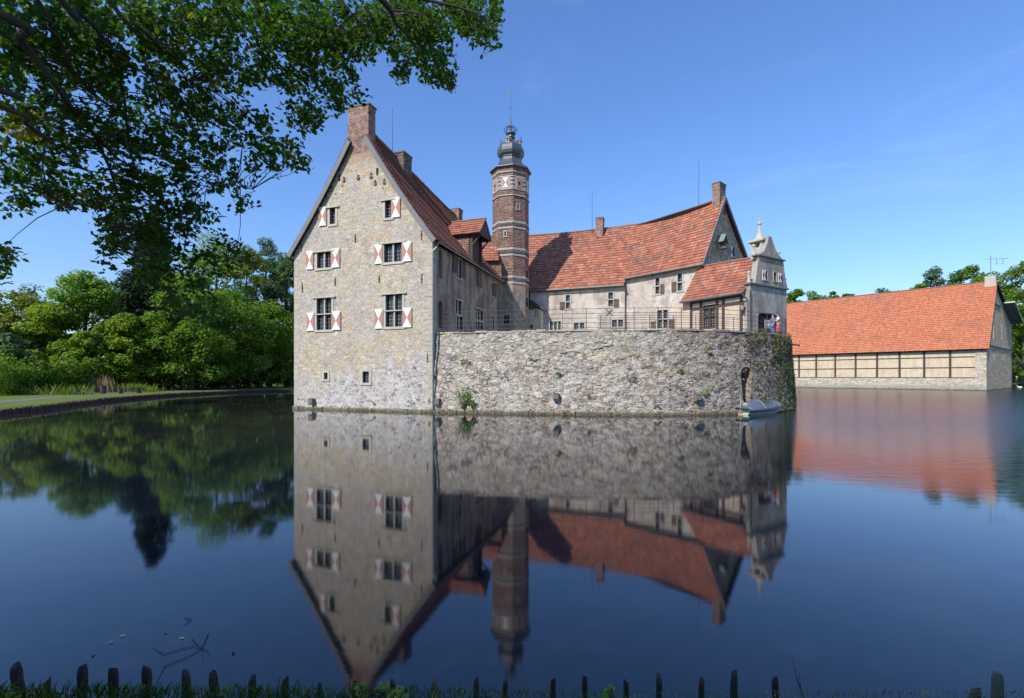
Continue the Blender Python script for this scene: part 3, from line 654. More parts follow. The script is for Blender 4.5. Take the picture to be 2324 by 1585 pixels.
# masonry courses just above the water
def ledge(parent, path, z0=-.3, z1=.30, out=0.16, seed=1, name='footing_course', mat='mossy', lo=.5, hi=1.5):
    rr = random.Random(seed); P = [Vector((p[0], p[1], 0)) for p in path]
    L = sum((P[i+1]-P[i]).length for i in range(len(P)-1)); x = 0; mb = MB()
    while x < L-.05:
        w_ = min(rr.uniform(lo, hi), L-x); a = poly_at(P, x/L); b = poly_at(P, (x+w_-rr.uniform(.015, .06))/L)
        d = (b-a).normalized(); nn = Vector((d.y, -d.x, 0)); o = out*rr.uniform(.6, 1.25); t = z1+rr.uniform(-.07, .05); x += w_
        i = -0.25
        j = lambda: rr.uniform(-.025, .025)
        q = [a+nn*(o+j()), b+nn*(o+j()), b+nn*i, a+nn*i]
        q2 = [a+nn*(o-.05+j()), b+nn*(o-.05+j()), b+nn*i, a+nn*i]
        mb.box8([(v.x, v.y, z0) for v in q]+[(v.x, v.y, t+j()) for v in q2])
    return mb.build(name, M[mat], parent)
M['ledge'] = stone_mat('ledge_blocks', 'rubble')
ledge(house, [H2(WD+.1, 0), H2(0, 0)], seed=3, mat='ledge', z1=.24)
# roof
zr = lambda b: 21.25-0.14*b if b < 14 else 19.29-.06*(b-14)
bs_ = [.85, 2, 5, 8, 11, 14, 19]
ev = lambda b: 11.92-.033*max(b, 0)
tiled_roof('roof_slope', [H(-.38, b, ev(b)) for b in bs_], [H(6.05, b, zr(b)) for b in bs_], M['tile_old'], house, 0.24, 0.30, sag=0.2)
tiled_roof('roof_slope', [H(WD+.38, b, ev(b)) for b in bs_], [H(6.05, b, zr(b)) for b in bs_], M['tile_old'], house, 0.24, 0.30, sag=0.2, k=2)
FT = .868
for a_e in (-.38, WD+.38):
    fe = [H(a_e, b, ev(b)) for b in (-.28, .85)]; fr_ = [H(6.05, b, zr(b)) for b in (-.28, .85)]
    tiled_roof('roof_verge', fe, [p.lerp(q, FT) for p, q in zip(fe, fr_)], M['tile_old'], house, 0.24, 0.30, sag=0.17)
ridge_caps([H(6.05, b, zr(b)+.08) for b in [1.0, 5, 8, 11, 14, 19]], house)
for side in (0, 1):
    mb = MB(); prev = None
    for t in np.linspace(0, FT-.004, 9):
        e = H(-.40 if side == 0 else WD+.40, -.30, 11.86); r_ = H(6.05, -.30, 21.2); p = e.lerp(r_, float(t))
        nrm = (Vector((0, 0, 1))*0.568+Vector((U.x, U.y, 0))*(-0.823 if side == 0 else 0.823))
        p = p-nrm*(.2*4*t*(1-t))
        if prev is not None: mb.bar(prev-nrm*.13, p-nrm*.13, 0.07, 0.36, up=nrm)
        prev = p
    mb.build('bargeboard', M['timber_g'], house)
chimney(house, [H2(7.05, -.012), H2(5.27, -.012), H2(5.27, .85), H2(7.05, .85)], 18.9, 22.45, 'brick_ch')
ch = chimney(house, [H2(6.15, 4.6), H2(5.2, 4.6), H2(5.2, 5.85), H2(6.15, 5.85)], 18.4, 20.95, 'brick_dk')
mb = MB(); c_ = H(5.7, 5.2, 0); mb.lathe((c_.x, c_.y), [(.2, 20.95), (.2, 21.1), (.26, 21.1), (.26, 21.2)], 10); mb.build('chimney_pot', M['iron'], ch)
chimney(house, [H2(6.5, 15.7), H2(5.6, 15.7), H2(5.6, 16.6), H2(6.5, 16.6)], 18.2, 19.95, 'brick_ch')
q = H(6.0, 4.2, 0); rod(house, q.x, q.y, 20.5, 24.4)
# gutter and downpipe
mb = MB(); mb.tube([H(-.45, b, 11.78-.033*b) for b in (0, 3, 6, 9, 12.7)], .075, 7); mb.build('gutter', M['zinc'], house)
mb = MB(); mb.tube([H(-.42, .05, 11.7), H(-.3, -.02, 11.4), H(-.1, -.1, 11.2), H(-.10, -.10, 9), H(-.10, -.10, .25)], .062, 8)
for z in (2.2, 4.4, 6.6, 8.8, 10.6): mb.lathe((H(-.1, -.1, 0).x, H(-.1, -.1, 0).y), [(.085, z), (.085, z+.07)], 8)
mb.build('downpipe', M['zinc'], house)
q = WS.pt(12.55, 0, .12); mb = MB(); mb.tube([(q.x, q.y, 11.1), (q.x, q.y, 5.7)], .06, 7); mb.build('downpipe', M['zinc'], house)
# corbel stones near the water
def corbel(parent, W, a, z, w_=.34, h=.42, o=.36, mat='mossy'):
    mb = MB(); W.prism(mb, [(a-w_/2, z), (a+w_/2, z), (a+w_/2, z+h), (a-w_/2, z+h)], -.1, o*.82); mb.v = mb.v
    W.box(mb, a-w_/2, a+w_/2, z+.1, z+h-.003, o*.82, o); W.box(mb, a-w_/2-.02, a+w_/2+.02, z+h, z+h+.08, -.1, o+.02); return mb.build('corbel', M[mat], parent)
a, z = WF.fp(711, 919); corbel(house, WF, a, z)
# hoist dormer over the courtyard side
dz = 12.3; tiled_roof('dormer_roof', [H(-.95, 6.0, 14.05), H(1.6, 6.0, 14.05)], [H(-.95, 7.3, 15.5), H(2.6, 7.3, 15.5)], M['tile'], house, .26, .3)
tiled_roof('dormer_roof', [H(1.6, 8.6, 14.05), H(-.95, 8.6, 14.05)], [H(2.6, 7.3, 15.5), H(-.95, 7.3, 15.5)], M['tile'], house, .26, .3, k=2)
mb = MB(); W_ = Wall(H2(1.9, 6.3), H2(.02, 6.3)); W_.prism(mb, [(0, 12), (1.88, 12), (1.88, 14.15), (0, 14.15)], -.25, 0); mb.build('dormer_cheek', M['brick'], house, uvauto=True)
mb = MB(); W_ = Wall(H2(.0, 6.3), H2(.0, 8.3)); W_.prism(mb, [(0, 12.0), (2, 12.0), (2, 14.1), (1, 15.2), (0, 14.1)], -.15, 0); 
W_.box(mb, 0, .16, 11.9, 14.2, .005, .18); W_.box(mb, 1.84, 2, 11.9, 14.2, .005, .18)
W_.prism(mb, [(-.2, 13.95), (2.2, 13.95), (1, 15.3)], .86, .92)
for s_ in (.08, 1.92): mb.bar(W_.pt(s_, 13.2, .1), W_.pt(s_, 14.05, .9), .1)
mb.build('dormer_front', M['timber'], house)
ridge_caps([H(-.95, 7.3, 15.55), H(2.2, 7.3, 15.55)], house, .11)

# ================================================================== STAIR TOWER
TC = Vector((-0.13, 48.5)); TR = 1.80; A0 = R(-84)
tower = thing('stair_tower', 'slim octagonal brick tower with white stone bands and a bulbous slate spire', 'tower', (TC.x, TC.y, 5.6))
def tv(i, r=TR): t = A0+i*math.pi/4; return (TC.x+r*math.cos(t), TC.y+r*math.sin(t))
def oct_ring(z0, z1, r): 
    mb = MB(); mb.lathe(TC, [(r, z0), (r, z1)], 8, A0); return mb
sol = oct_ring(4.5, 22.3, TR); cut = MB(); TW = [Wall(tv(i), tv(i+1)) for i in range(8)]
fr = []
window(tower, TW[0], 1173.6, 1177.4, 464, 475, surround=.09, depth=.15, gx=1, gy=1, cut=cut, lintel=False, mat='band')
window(tower, TW[7], 1144.8, 1148.4, 526, 536.5, surround=.09, depth=.15, gx=1, gy=1, cut=cut, lintel=False, mat='band')
window(tower, TW[1], 1192.8, 1198, 614, 636, surround=.06, depth=.1, gx=2, gy=3, cut=cut, lintel=False, mat='band')
window(tower, TW[1], 1193, 1198.4, 676, 698, surround=.06, depth=.1, gx=2, gy=3, cut=cut, lintel=False, mat='band')
window(tower, TW[7], 1143, 1157, 714, 735, surround=.08, depth=.15, gx=2, gy=3, cut=cut, lintel=False)
def boolean_uv(*a_, **k_):
    o = boolean(*a_, **k_); me = o.data; ul = me.uv_layers.new(name='UVMap')
    off = Vector(o.parent.location) if o.parent else Vector((0, 0, 0))
    for p in me.polygons:
        nn = p.normal; t = Vector((-nn.y, nn.x, 0))
        if t.length < .05: t = Vector((1, 0, 0)); up = Vector((0, 1, 0))
        else: t.normalize(); up = nn.cross(t); up = up if up.z > 0 else -up
        for li, vi in zip(p.loop_indices, p.vertices): co = me.vertices[vi].co+off; ul.data[li].uv = (co.dot(t), co.dot(up))
    return o
boolean_uv(sol, cut, 'shaft', [M['brick']], tower)
for z0, h, o in [(22.08, .12, .07), (21.62, .10, .06), (20.42, .08, .05), (19.82, .10, .09), (17.24, .17, .05), (16.70, .16, .05), (14.64, .2, .05), (14.06, .18, .05), (11.95, .2, .05), (11.38, .2, .05)]:
    oct_ring(z0, z0+h, TR+o).build('stone_band', M['band'], tower)
for z0, z1 in [(16.90, 17.22), (14.28, 14.62), (11.62, 11.93)]:
    mb = oct_ring(z0+.17, z1, TR+.035); 
    for i in range(8):
        W_ = TW[i]
        for k in range(9): a = (k+.5)*W_.L/9; W_.box(mb, a-.04, a+.04, z0+.03, z0+.17, 0.0, .05)
    mb.build('corbel_frieze', M['brick_dk'], tower, uvauto=True)
oct_ring(22.2, 22.7, TR+.06).build('cornice', M['brick'], tower, uvauto=True)
for i in range(8):
    W_ = TW[i]; L = W_.L; z0, z1 = 20.5, 21.62; mb = MB()
    W_.box(mb, .26, L-.26, z0, z1, 0.005, .045)
    for k in range(3):
        zz = z0+.05+k*.38; W_.box(mb, .005, .22, zz, zz+.2, .003, .04); W_.box(mb, L-.22, L-.005, zz, zz+.2, .003, .04)
    pf = mb.build('window_surround', M['band'], tower)
    mb = MB(); c0, c1 = .42, L-.42
    if i % 2 == 0:
        W_.box(mb, c0, c1, z0+.1, z1-.08, .05, .085, 1); W_.box(mb, L/2-.1, L/2+.1, z0+.38, z0+.7, .086, .1, 2)
    else:
        W_.box(mb, c0, c1, z0+.1, z1-.08, .05, .08, 0); c = W_.pt(L/2, (z0+z1)/2+.01, .085)
        P = [W_.pt(c0, z0+.1, .085), W_.pt(c1, z0+.1, .085), W_.pt(c1, z1-.08, .085), W_.pt(c0, z1-.08, .085)]
        for q_, mi in ((0, 0), (1, 1), (2, 0), (3, 1)): mb.quad([P[q_], P[(q_+1) % 4], c], mi)
    mb.build('shutter', [M['white'], M['red'], M['black']], pf)
mb = MB(); mb.lathe(TC, [(1.95, 22.55), (2.1, 22.62), (2.08, 22.72), (1.7, 23.0), (1.4, 23.3), (1.17, 23.65), (1.08, 23.92)], 8, A0)
mb.build('roof_skirt', M['slate'], tower)
mb = MB(); mb.lathe(TC, [(1.04, 23.9), (1.12, 24.0), (1.12, 24.07), (1.28, 24.25), (1.36, 24.5), (1.36, 24.75), (1.27, 25.05), (1.08, 25.32), (.8, 25.5), (.5, 25.62), (.40, 25.8), (.36, 26.02)], 8, A0)
mb.build('onion_dome', M['slate'], tower)
mb = MB(); mb.lathe(TC, [(.36, 26.0), (.46, 26.1), (.46, 26.16), (.36, 26.2), (.34, 26.32), (.52, 26.5), (.52, 26.58), (.2, 26.62), (.13, 26.8)], 8, A0)
mb.build('lantern_neck', M['slate'], tower)
mb = MB()
for i in range(8):
    t = A0+i*math.pi/4; pts = []
    for r_, z in [(.42, 26.55), (.58, 26.75), (.6, 27.0), (.45, 27.2), (.2, 27.25), (.06, 27.15)]: pts.append((TC.x+r_*math.cos(t), TC.y+r_*math.sin(t), z))
    mb.tube(pts, .035, 5); mb.tube([(TC.x+.58*math.cos(t), TC.y+.58*math.sin(t), 26.8), (TC.x+.72*math.cos(t), TC.y+.72*math.sin(t), 26.95)], .03, 4)
mb.build('crown', M['slate'], tower)
mb = MB(); mb.lathe(TC, [(.12, 26.6), (.11, 27.2), (.14, 27.3), (.09, 27.4), (.045, 28.4), (.02, 28.45), (.02, 29.0), (.07, 29.05), (.02, 29.12), (.02, 29.5), (.05, 29.55), (.02, 29.6), (.015, 30.6)], 8, A0)
mb.build('spire', M['slate'], tower)
mb = MB(); mb.box8([(TC.x-.32, TC.y, 30.55), (TC.x, TC.y, 30.3), (TC.x, TC.y+.02, 30.3), (TC.x-.32, TC.y+.02, 30.55), (TC.x-.32, TC.y, 30.75), (TC.x, TC.y, 30.5), (TC.x, TC.y+.02, 30.5), (TC.x-.32, TC.y+.02, 30.75)])
mb.build('weather_vane', M['copper'], tower)
for i in range(0, 8, 2):
    t = A0+(i-.5)*math.pi/4; W_ = Wall((TC.x+1.05*math.cos(t)+.17*math.sin(t), TC.y+1.05*math.sin(t)-.17*math.cos(t)), (TC.x+1.05*math.cos(t)-.17*math.sin(t), TC.y+1.05*math.sin(t)+.17*math.cos(t)))
    mb = MB(); W_.box(mb, 0, .34, 25.2, 25.62, -.6, 0, 1); W_.prism(mb, [(-.06, 25.6), (.40, 25.6), (.40, 25.68), (.17, 25.86), (-.06, 25.68)], -.7, .05, 0)
    W_.box(mb, .11, .23, 25.32, 25.5, 0.002, .01, 2); q = W_.pt(.17, 25.85, .0); mb.lathe((q.x, q.y), [(.05, 25.82), (.03, 26.0), (.06, 26.05), (.01, 26.15)], 6, 0, 0)
    mb.build('spire_dormer', [M['slate'], M['brick_ch'], M['black']], tower)

# small roofed link between house and tower, and the lean-to on its other side
linkb = thing('tower_link', 'little tiled link building squeezed between house roof and brick tower', 'building', (-1.8, 47.5, 5.6))
W_ = Wall((-2.9, 46.3), (-1.0, 46.15)); mb = MB(); W_.prism(mb, [(0, 5), (1.9, 5), (1.9, 13.3), (0, 13.3)], -2.5, 0); mb.build('wall', M['brick'], linkb, uvauto=True)
tiled_roof('roof', [W_.pt(-.3, 13.35, .3), W_.pt(1.7, 13.35, .3)], [W_.pt(-.9, 15.1, -1.4), W_.pt(1.4, 15.1, -1.4)], M['tile'], linkb)
tiled_roof('roof', [W_.pt(1.7, 13.35, -3), W_.pt(-.3, 13.35, -3)], [W_.pt(1.4, 15.1, -1.4), W_.pt(-.9, 15.1, -1.4)], M['tile'], linkb, k=2)
annex = thing('low_annex', 'low plastered annex with a dark lean-to roof at the right foot of the tower', 'building', (2.4, 49.5, 5.6))
W_ = Wall((1.6, 49.6), (3.0, 49.2)); mb = MB(); cut = MB(); W_.prism(mb, [(0, 5.3), (1.45, 5.3), (1.45, 9.2), (0, 9.2)], -2, 0)
window(annex, W_, 1214.5, 1220.5, 704, 719, 2, 1, surround=.08, gx=1, gy=3, cut=cut, lintel=False); window(annex, W_, 1203.5, 1209, 738, 750, 1, 1, surround=.06, gx=2, gy=3, cut=cut, lintel=False)
boolean(mb, cut, 'wall', [M['infill']], annex)
mb = MB(); mb.box8([W_.pt(-.3, 10.6, .2), W_.pt(1.75, 9.15, .35), W_.pt(1.75, 9.15, -2.1), W_.pt(-.3, 10.6, -2.1), W_.pt(-.3, 10.75, .2), W_.pt(1.75, 9.3, .35), W_.pt(1.75, 9.3, -2.1), W_.pt(-.3, 10.75, -2.1)])
mb.build('roof', M['slate'], annex)

# ================================================================== BACK RANGE
V0, V1, V2, V3 = (-6, 53.2), (2, 51.0), (11.1, 48.0), (16.76, 43.5)
G = Vector((.74, .673)); rng_ = thing('courtyard_range', 'long plastered range behind the courtyard under a large red pantile roof', 'building', (8, 52, 5.6))
WA = Wall(V0, V1); V2a = (11.1-.14, 48-.4); V1a = (2-.12, 51-.3)
WB = Wall(V1a, V2a); WC = Wall(V2, V3); cutB = MB(); cutC = MB()
for x0, x1, y0, y1, nx, ny in [(1284.5, 1293.4, 670, 700.4, 1, 2), (1380.8, 1391, 664, 695.5, 1, 2), (1248, 1273, 730, 749, 3, 1), (1303, 1326, 732.7, 749, 2, 1), (1389, 1414, 725.8, 742, 2, 1)]:
    window(rng_, WB, x0, x1, y0, y1, nx, ny, surround=.16, gx=2, gy=3, cut=cutB, lintel=False, mat='band', mull=.14)
for x0, x1, y0, y1, nx, ny in [(1488, 1497, 631.8, 667, 1, 2), (1538.3, 1548, 621.8, 660, 1, 2), (1492, 1515.5, 704.4, 745, 2, 2)]:
    window(rng_, WC, x0, x1, y0, y1, nx, ny, surround=.16, gx=2, gy=3, cut=cutC, lintel=False, mat='band', mull=.14)
sol = MB(); WB.prism(sol, [(0, 5), (WB.L, 5), (WB.L, 11.3), (0, 11.2)], -.5, 0); boolean(sol, cutB, 'wall', [M['plaster']], rng_)
sol = MB(); WC.prism(sol, [(0, 5), (WC.L, 5), (WC.L, 12.4), (0, 12.0)], -.5, 0); boolean(sol, cutC, 'wall', [M['plaster']], rng_)
mb = MB(); WA.prism(mb, [(0, 5), (WA.L, 5), (WA.L, 11.2), (0, 11.2)], -.5, 0); mb.build('wall', M['side'], rng_)
for x0, x1, y0, y1 in [(1271, 1282, 685.7, 702.5), (1392.5, 1404.4, 679, 696.7)]: shutter(rng_, WB, x0, x1, y0, y1, 'plain')
for x0, x1, y0, y1 in [(1499, 1508, 645.5, 667.6), (1524.5, 1535.7, 640, 663), (1477.5, 1488.7, 730, 745), (1518, 1531, 725, 745)]: shutter(rng_, WC, x0, x1, y0, y1, 'plain')
a, z = WB.fp(1383.5, 709.5); mb = MB(); mb.bar(WB.pt(a-.3, z-.3, .03), WB.pt(a+.3, z+.3, .03), .06); mb.bar(WB.pt(a-.3, z+.3, .05), WB.pt(a+.3, z-.3, .05), .06); mb.build('wall_anchor', M['iron'], rng_)
# gable end of the range
gA = Vector(V3); WG = Wall(gA, gA+G*11.2); az = lambda a: a
hA = 4.33; zA = 19.05
sol = MB(); cut = MB(); WG.prism(sol, [(0, 5), (11, 5), (11, 12.55), (hA, zA), (0, 12.5)], -.45, 0.0)
window(rng_, WG, 1662.5, 1667, 561.5, 583, surround=.07, gx=1, gy=2, cut=cut, lintel=False, mat='sandstone'); 
a0, a1, z0, z1 = WG.rect(1627.5, 1629.5, 522, 534); WG.box(cut, a0, a1, z0, z1, -.3, .2)
boolean(sol, cut, 'gable_wall', [M['dark_stone']], rng_)
shutter(rng_, WG, 1655, 1662, 560, 584, 'dark')
def Z2(p, z): return Vector((p[0], p[1], z))
R0 = Vector((-4.9, 58.6, 19.2)); R1 = Vector((3.7, 56.2, 18.75)); R2 = Vector((13.4, 52.4, 18.75)); R3 = Vector((gA.x+G.x*hA, gA.y+G.y*hA, 19.45)); Rm = Vector((17.0, 50.0, 19.15))
gd = Vector((R3.x-Rm.x, R3.y-Rm.y, 0)).normalized()
R3e = R3+gd*.3
E0 = Vector((-6.2, 52.7, 11.25)); E1 = Vector((1.72, 50.45, 11.25)); E2 = Vector((10.8, 47.3, 11.3))
tiled_roof('roof_slope', smooth_path([E0, E1, E2], 5), smooth_path([R0, R1, R2], 5), M['tile'], rng_, sag=0.12)
F2 = Vector((10.98, 47.68, 12.0)); dC = Vector((WC.d.x, WC.d.y, 0)); nC = Vector((WC.n.x, WC.n.y, 0)); F3 = Z2(V3, 12.35)+nC*.35+dC*.3
tiled_roof('roof_slope', smooth_path([F2, F2.lerp(F3, .5), F3], 4), smooth_path([R2, Rm, R3e], 4), M['tile'], rng_, sag=0.10)
ridge_caps(smooth_path([R0, R1, R2, Rm, R3e], 4), rng_, .15)
b2 = Vector((19.5, 58.5, 12.5))
tiled_roof('rear_roof', [Z2(gA+G*11.3, 12.5)+gd*.3, b2, Vector((6, 62.5, 11.5)), Vector((-3.5, 65, 11.5))], [R3e, R2, R1, R0], M['tile'], rng_, k=2)
mb = MB()
for (p, q, w_) in [(F3+Vector((0, 0, -.12)), R3e+Vector((0, 0, -.12)), .3), (R3e+Vector((0, 0, -.12)), Z2(gA+G*11.3, 12.45)+gd*.3, .25)]: mb.bar(p+gd*.03, q+gd*.03, .06, w_)
mb.build('bargeboard', M['timber_g'], rng_)
cg = [WG.pt(hA-.62, 0, .02), WG.pt(hA+.62, 0, .02), WG.pt(hA+.62, 0, -.72), WG.pt(hA-.62, 0, -.72)]
chimney(rng_, [(p.x, p.y) for p in cg], 17.9, 20.85, 'brick_ch')
p = px(1362, 520, 53.2); chimney(rng_, [(p.x-.5, p.y-.1), (p.x+.22, p.y-.35), (p.x+.55, p.y+.5), (p.x-.15, p.y+.8)], 17.6, 19.75, 'brick_ch')
p = px(1344, 523, 53.8); rod(rng_, p.x, p.y, 18.3, 22.9); p = px(1586, 466, 48.9); rod(rng_, p.x, p.y, 19.0, 24.2)
# bell under its little copper hood
a, z = WG.fp(1629, 550); W_ = WG; hood = MB()
W_.prism(hood, [(a-.6, z-.15), (a, z+.65), (a+.6, z-.15), (a+.54, z-.2), (a, z+.5), (a-.54, z-.2)], 0.0, .8); hb = hood.build('bell_hood', M['copper'], rng_)
mb = MB(); q = W_.pt(a, z, .6); mb.lathe((q.x, q.y), [(.30, z-.75), (.27, z-.68), (.2, z-.45), (.17, z-.25), (.08, z-.17), (.03, z-.15), (.03, z+.5)], 12); mb.build('bell', M['iron'], hb)
mb = MB(); mb.tube([E1+Vector((0, -.1, .0)), E2+Vector((0, -.1, 0))], .07, 6); mb.tube([F2+nC*.1, F3+nC*.1], .07, 6); mb.build('gutter', M['zinc'], rng_)

# ================================================================== GATEHOUSE
gate = thing('gatehouse', 'small half-timbered gatehouse with a curved stone gable and open lantern top', 'building', (18.5, 39.5, 5.6))
GA = Vector((15.2, 41.5)); GB = Vector((18.0, 37.0)); WGf = Wall(GA, GB); dg = WGf.d; D2 = Vector((-dg.y, dg.x))   # D2 points away along the gable
if D2.y < 0: D2 = -D2
GC = GB+D2*5.0; WGg = Wall(GB, GC)
sol = MB(); cut = MB(); WGf.prism(sol, [(-1.5, 5), (WGf.L-.45, 5), (WGf.L-.45, 9.1), (-1.5, 9.1)], -.4, 0)
window(gate, WGf, 1596, 1623.5, 692, 744, 2, 2, surround=0, depth=.12, gx=3, gy=4, cut=cut, mat='timber', mull=.14)
boolean(sol, cut, 'infill_wall', [M['infill']], gate)
mb = MB()
for x0, x1 in [(1566, 1572), (1587.6, 1594.5), (1624.5, 1631), (1638.6, 1645), (1679, 1686), (1701.5, 1705)]:
    a0 = WGf.fp(x0, 700)[0]; a1 = WGf.fp(x1, 700)[0]; WGf.box(mb, a0, a1, 5.4, 9.0, 0, .03)
for z in (8.62, 8.05): WGf.box(mb, -.1, WGf.L-.45, z, z+.16, 0.001, .034)
mb.build('timber_frame', M['timber'], gate)
wb = WGf.fp(1705, 700)[0]
E_a = WGf.pt(-1.3, 8.85, .45); E_b = WGf.pt(WGf.L-.33, 8.85, .45)
Rg0 = Vector((GA.x-dg.x*3.0+D2.x*2.5, GA.y-dg.y*3.0+D2.y*2.5, 12.35)); Rg1 = Vector((GB.x+D2.x*2.5-dg.x*.3, GB.y+D2.y*2.5-dg.y*.3, 11.95))
E_a = WGf.pt(-.75, 8.85, .5)
tiled_roof('roof_slope', [E_a, E_b], [Rg0.lerp(Rg1, .22), Rg1], M['tile'], gate, .3, .36, sag=.1)
tiled_roof('roof_slope', [WGf.pt(WGf.L-.33, 8.85, -5.5), WGf.pt(-.75, 8.85, -5.5)], [Rg1, Rg0], M['tile'], gate, .3, .36, k=2)
ridge_caps([Rg0+Vector((0, 0, .05)), Rg1+Vector((0, 0, .05))], gate, .13)
mb = MB(); mb.tube([WGf.pt(-.75, 8.82, .58), WGf.pt(WGf.L-.33, 8.82, .58)], .07, 6); q = WGf.pt(WGf.L-.1, 8.8, .5); q2 = WGf.pt(WGf.L-.12, 8.3, .1)
mb.tube([WGf.pt(WGf.L-.33, 8.8, .58), q2, (q2.x, q2.y, 5.6)], .055, 6); mb.build('gutter', M['zinc'], gate)
mb = MB(); W_ = Wall(GC, GC-dg*6); W_.prism(mb, [(.5, 5), (6, 5), (6, 9), (.5, 9)], -.4, 0); mb.build('rear_wall', M['grey_plaster'], gate)
# stepped and curved gable
f6 = lambda cx, cy: WGg.fp(1475.2+cx*.2327, 397.2+cy*.2327)
lowp = [(0, 5), (WGg.L, 5), (WGg.L, 9.55), (0, 9.55)]
pl = [f6(1022, 1055), f6(1034, 1000), f6(1044, 930), f6(1052, 860), f6(1062, 795)]; pr = [f6(1300, 838), f6(1308, 900), f6(1318, 980), f6(1330, 1050), f6(1342, 1105)]
midp = [(a, z) for a, z in pl[::-1]]+[(a, z) for a, z in pl[:0]]
mid = [(pl[0][0], 9.6)]+[(pr[-1][0], 9.6)]+[(a, z) for a, z in pr[::-1][1:]]+[(pr[0][0], 11.8), (pl[-1][0], 11.8)]+[(a, z) for a, z in pl[::-1][1:-1]]
top = [f6(1066, 786), f6(1110, 745), f6(1138, 690), f6(1152, 640), f6(1160, 596), f6(1186, 604), f6(1200, 650), f6(1216, 700), f6(1244, 765), f6(1295, 826)]
a_l = top[0][0]; a_r = top[-1][0]; topp = [(a_l, 11.84), (a_r, 11.84)]+[(a, max(z, 11.9)) for a, z in top[::-1]]
sol = MB(); cut = MB(); WGg.prism(sol, lowp, -.45, 0)
d0, d1, dz0, dz1 = WGg.rect(1721, 1768, 711, 757); n_ = 8
arch = [(d0, 5.62), (d1, 5.62)]+[((d0+d1)/2+(d1-d0)/2*math.cos(t*math.pi/n_), dz1-.25+.25*math.sin(t*math.pi/n_)) for t in range(n_+1)]
WGg.prism(cut, arch, -1.0, .2); boolean(sol, cut, 'gable_wall', [M['grey_plaster']], gate)
sol = MB(); cut = MB(); WGg.prism(sol, mid, -.45, -.003)
window(gate, WGg, 1737.5, 1741.8, 616, 636.4, surround=.05, gx=1, gy=2, cut=cut, lintel=False); window(gate, WGg, 1755.6, 1762, 618.7, 639, surround=.05, gx=1, gy=2, cut=cut, lintel=False)
boolean(sol, cut, 'gable_stage', [M['grey_plaster']], gate)
shutter(gate, WGg, 1728.4, 1736.5, 614, 637, 'dark'); shutter(gate, WGg, 1764.5, 1772.6, 620.6, 641.6, 'dark')
mb = MB(); WGg.prism(mb, topp, -.4, -.005); mb.build('curved_gable_top', M['grey_plaster'], gate)
mb = MB(); WGg.box(mb, -.15, WGg.L+.1, 9.5, 9.62, -.5, .14); WGg.box(mb, pl[-1][0]-.15, pr[0][0]+.15, 11.78, 11.88, -.5, .12); mb.build('cornice', M['mossy'], gate)
mb = MB(); am = (top[4][0]+top[5][0])/2; WGg.box(mb, am-.42, am+.42, 11.9, 12.75, -1.35, -.41); 
for a in (am-.42, am+.24):
    for o in (-1.35, -.59): WGg.box(mb, a, a+.18, 12.75, 13.22, o, o+.18)
WGg.box(mb, am-.62, am+.62, 13.22, 13.36, -1.55, -.2); WGg.box(mb, am-.48, am+.48, 13.36, 13.44, -1.42, -.34)
q = WGg.pt(am, 0, -.88); mb.lathe((q.x, q.y), [(.42, 13.44), (.3, 13.62), (.18, 13.9), (.12, 14.3), (.1, 14.6), (.16, 14.66), (.17, 14.76), (.1, 14.86), (.02, 14.9), (.015, 15.4)], 8)
mb.build('lantern_turret', M['sandstone'], gate)
for (cx_, cy_, o, h) in [(1035, 770, -.2, .75), (1283, 815, -.2, .6), (988, 1050, -.2, .9), (1338, 1090, -.2, .7)]:
    a, z = f6(cx_, cy_); q = WGg.pt(a, 0, o); mb = MB(); mb.lathe((q.x, q.y), [(.2, z-.1), (.2, z+.08), (.12, z+.15), (.08, z+h*.7), (.13, z+h*.78), (.14, z+h*.9), (.06, z+h), (.01, z+h+.05)], 8); mb.build('pinnacle', M['sandstone'], gate)
mb = MB(); W_ = WGg; a0, _ = W_.fp(1733, 740); W_.box(mb, a0, d1-.02, 5.62, dz1-.5, -.35, -.28); W_.box(mb, a0, d1-.02, dz1-.5, dz1-.4, -.35, -.22)
dr = mb.build('gate_door', simple('brown_door_boards', (0.10, 0.06, 0.05), .7, .3, 5), gate)
a0, a1, z0, z1 = W_.rect(1739, 1752, 727, 744); mb = MB(); W_.box(mb, a0, a1, z0, z1, -.10, -.06, 0)
W_.box(mb, a0-.07, a0-.003, z0-.05, z1+.02, -.11, -.05, 1); W_.box(mb, a1+.003, a1+.07, z0-.05, z1-.1, -.11, -.05, 1); W_.box(mb, a0-.07, a1+.07, z0-.1, z0-.05, -.11, -.05, 1)
for k in range(9): W_.box(mb, a0+.05, a1-.06-.03*(k % 3), z1-.09-k*.055, z1-.075-k*.055, -.058, -.056, 2)
nb = mb.build('notice_board', [M['white'], M['lead'], simple('notice_print', (.3, .3, .32))]); tag(nb, 'white notice board with grey metal frame in the gateway', 'notice board')
# wall lantern on the corner post
q = WGf.pt(WGf.L-.45, 0, .3); mb = MB(); lz = 7.55
mb.lathe((q.x, q.y), [(.02, lz+.62), (.03, lz+.56), (.2, lz+.44), (.19, lz+.40), (.06, lz+.40)], 6); mb.lathe((q.x, q.y), [(.06, lz), (.10, lz+.03), (.06, lz-.02)], 6)
lam = mb.build('wall_lantern', M['timber']); mb = MB(); mb.bar((q.x, q.y, lz), WGf.pt(WGf.L-.45, lz-.25, .02), .035); mb.bar(WGf.pt(WGf.L-.45, lz-.4, .03), WGf.pt(WGf.L-.45, lz+.1, .03), .05); mb.build('bracket', M['timber'], lam); tag(lam, 'black iron lantern on the gatehouse corner post', 'lantern')
mb = MB(); mb.lathe((q.x, q.y), [(.09, lz+.03), (.15, lz+.39)], 6); mb.build('lantern_glass', simple('dusty_glass', (.42, .36, .28), .3), lam)

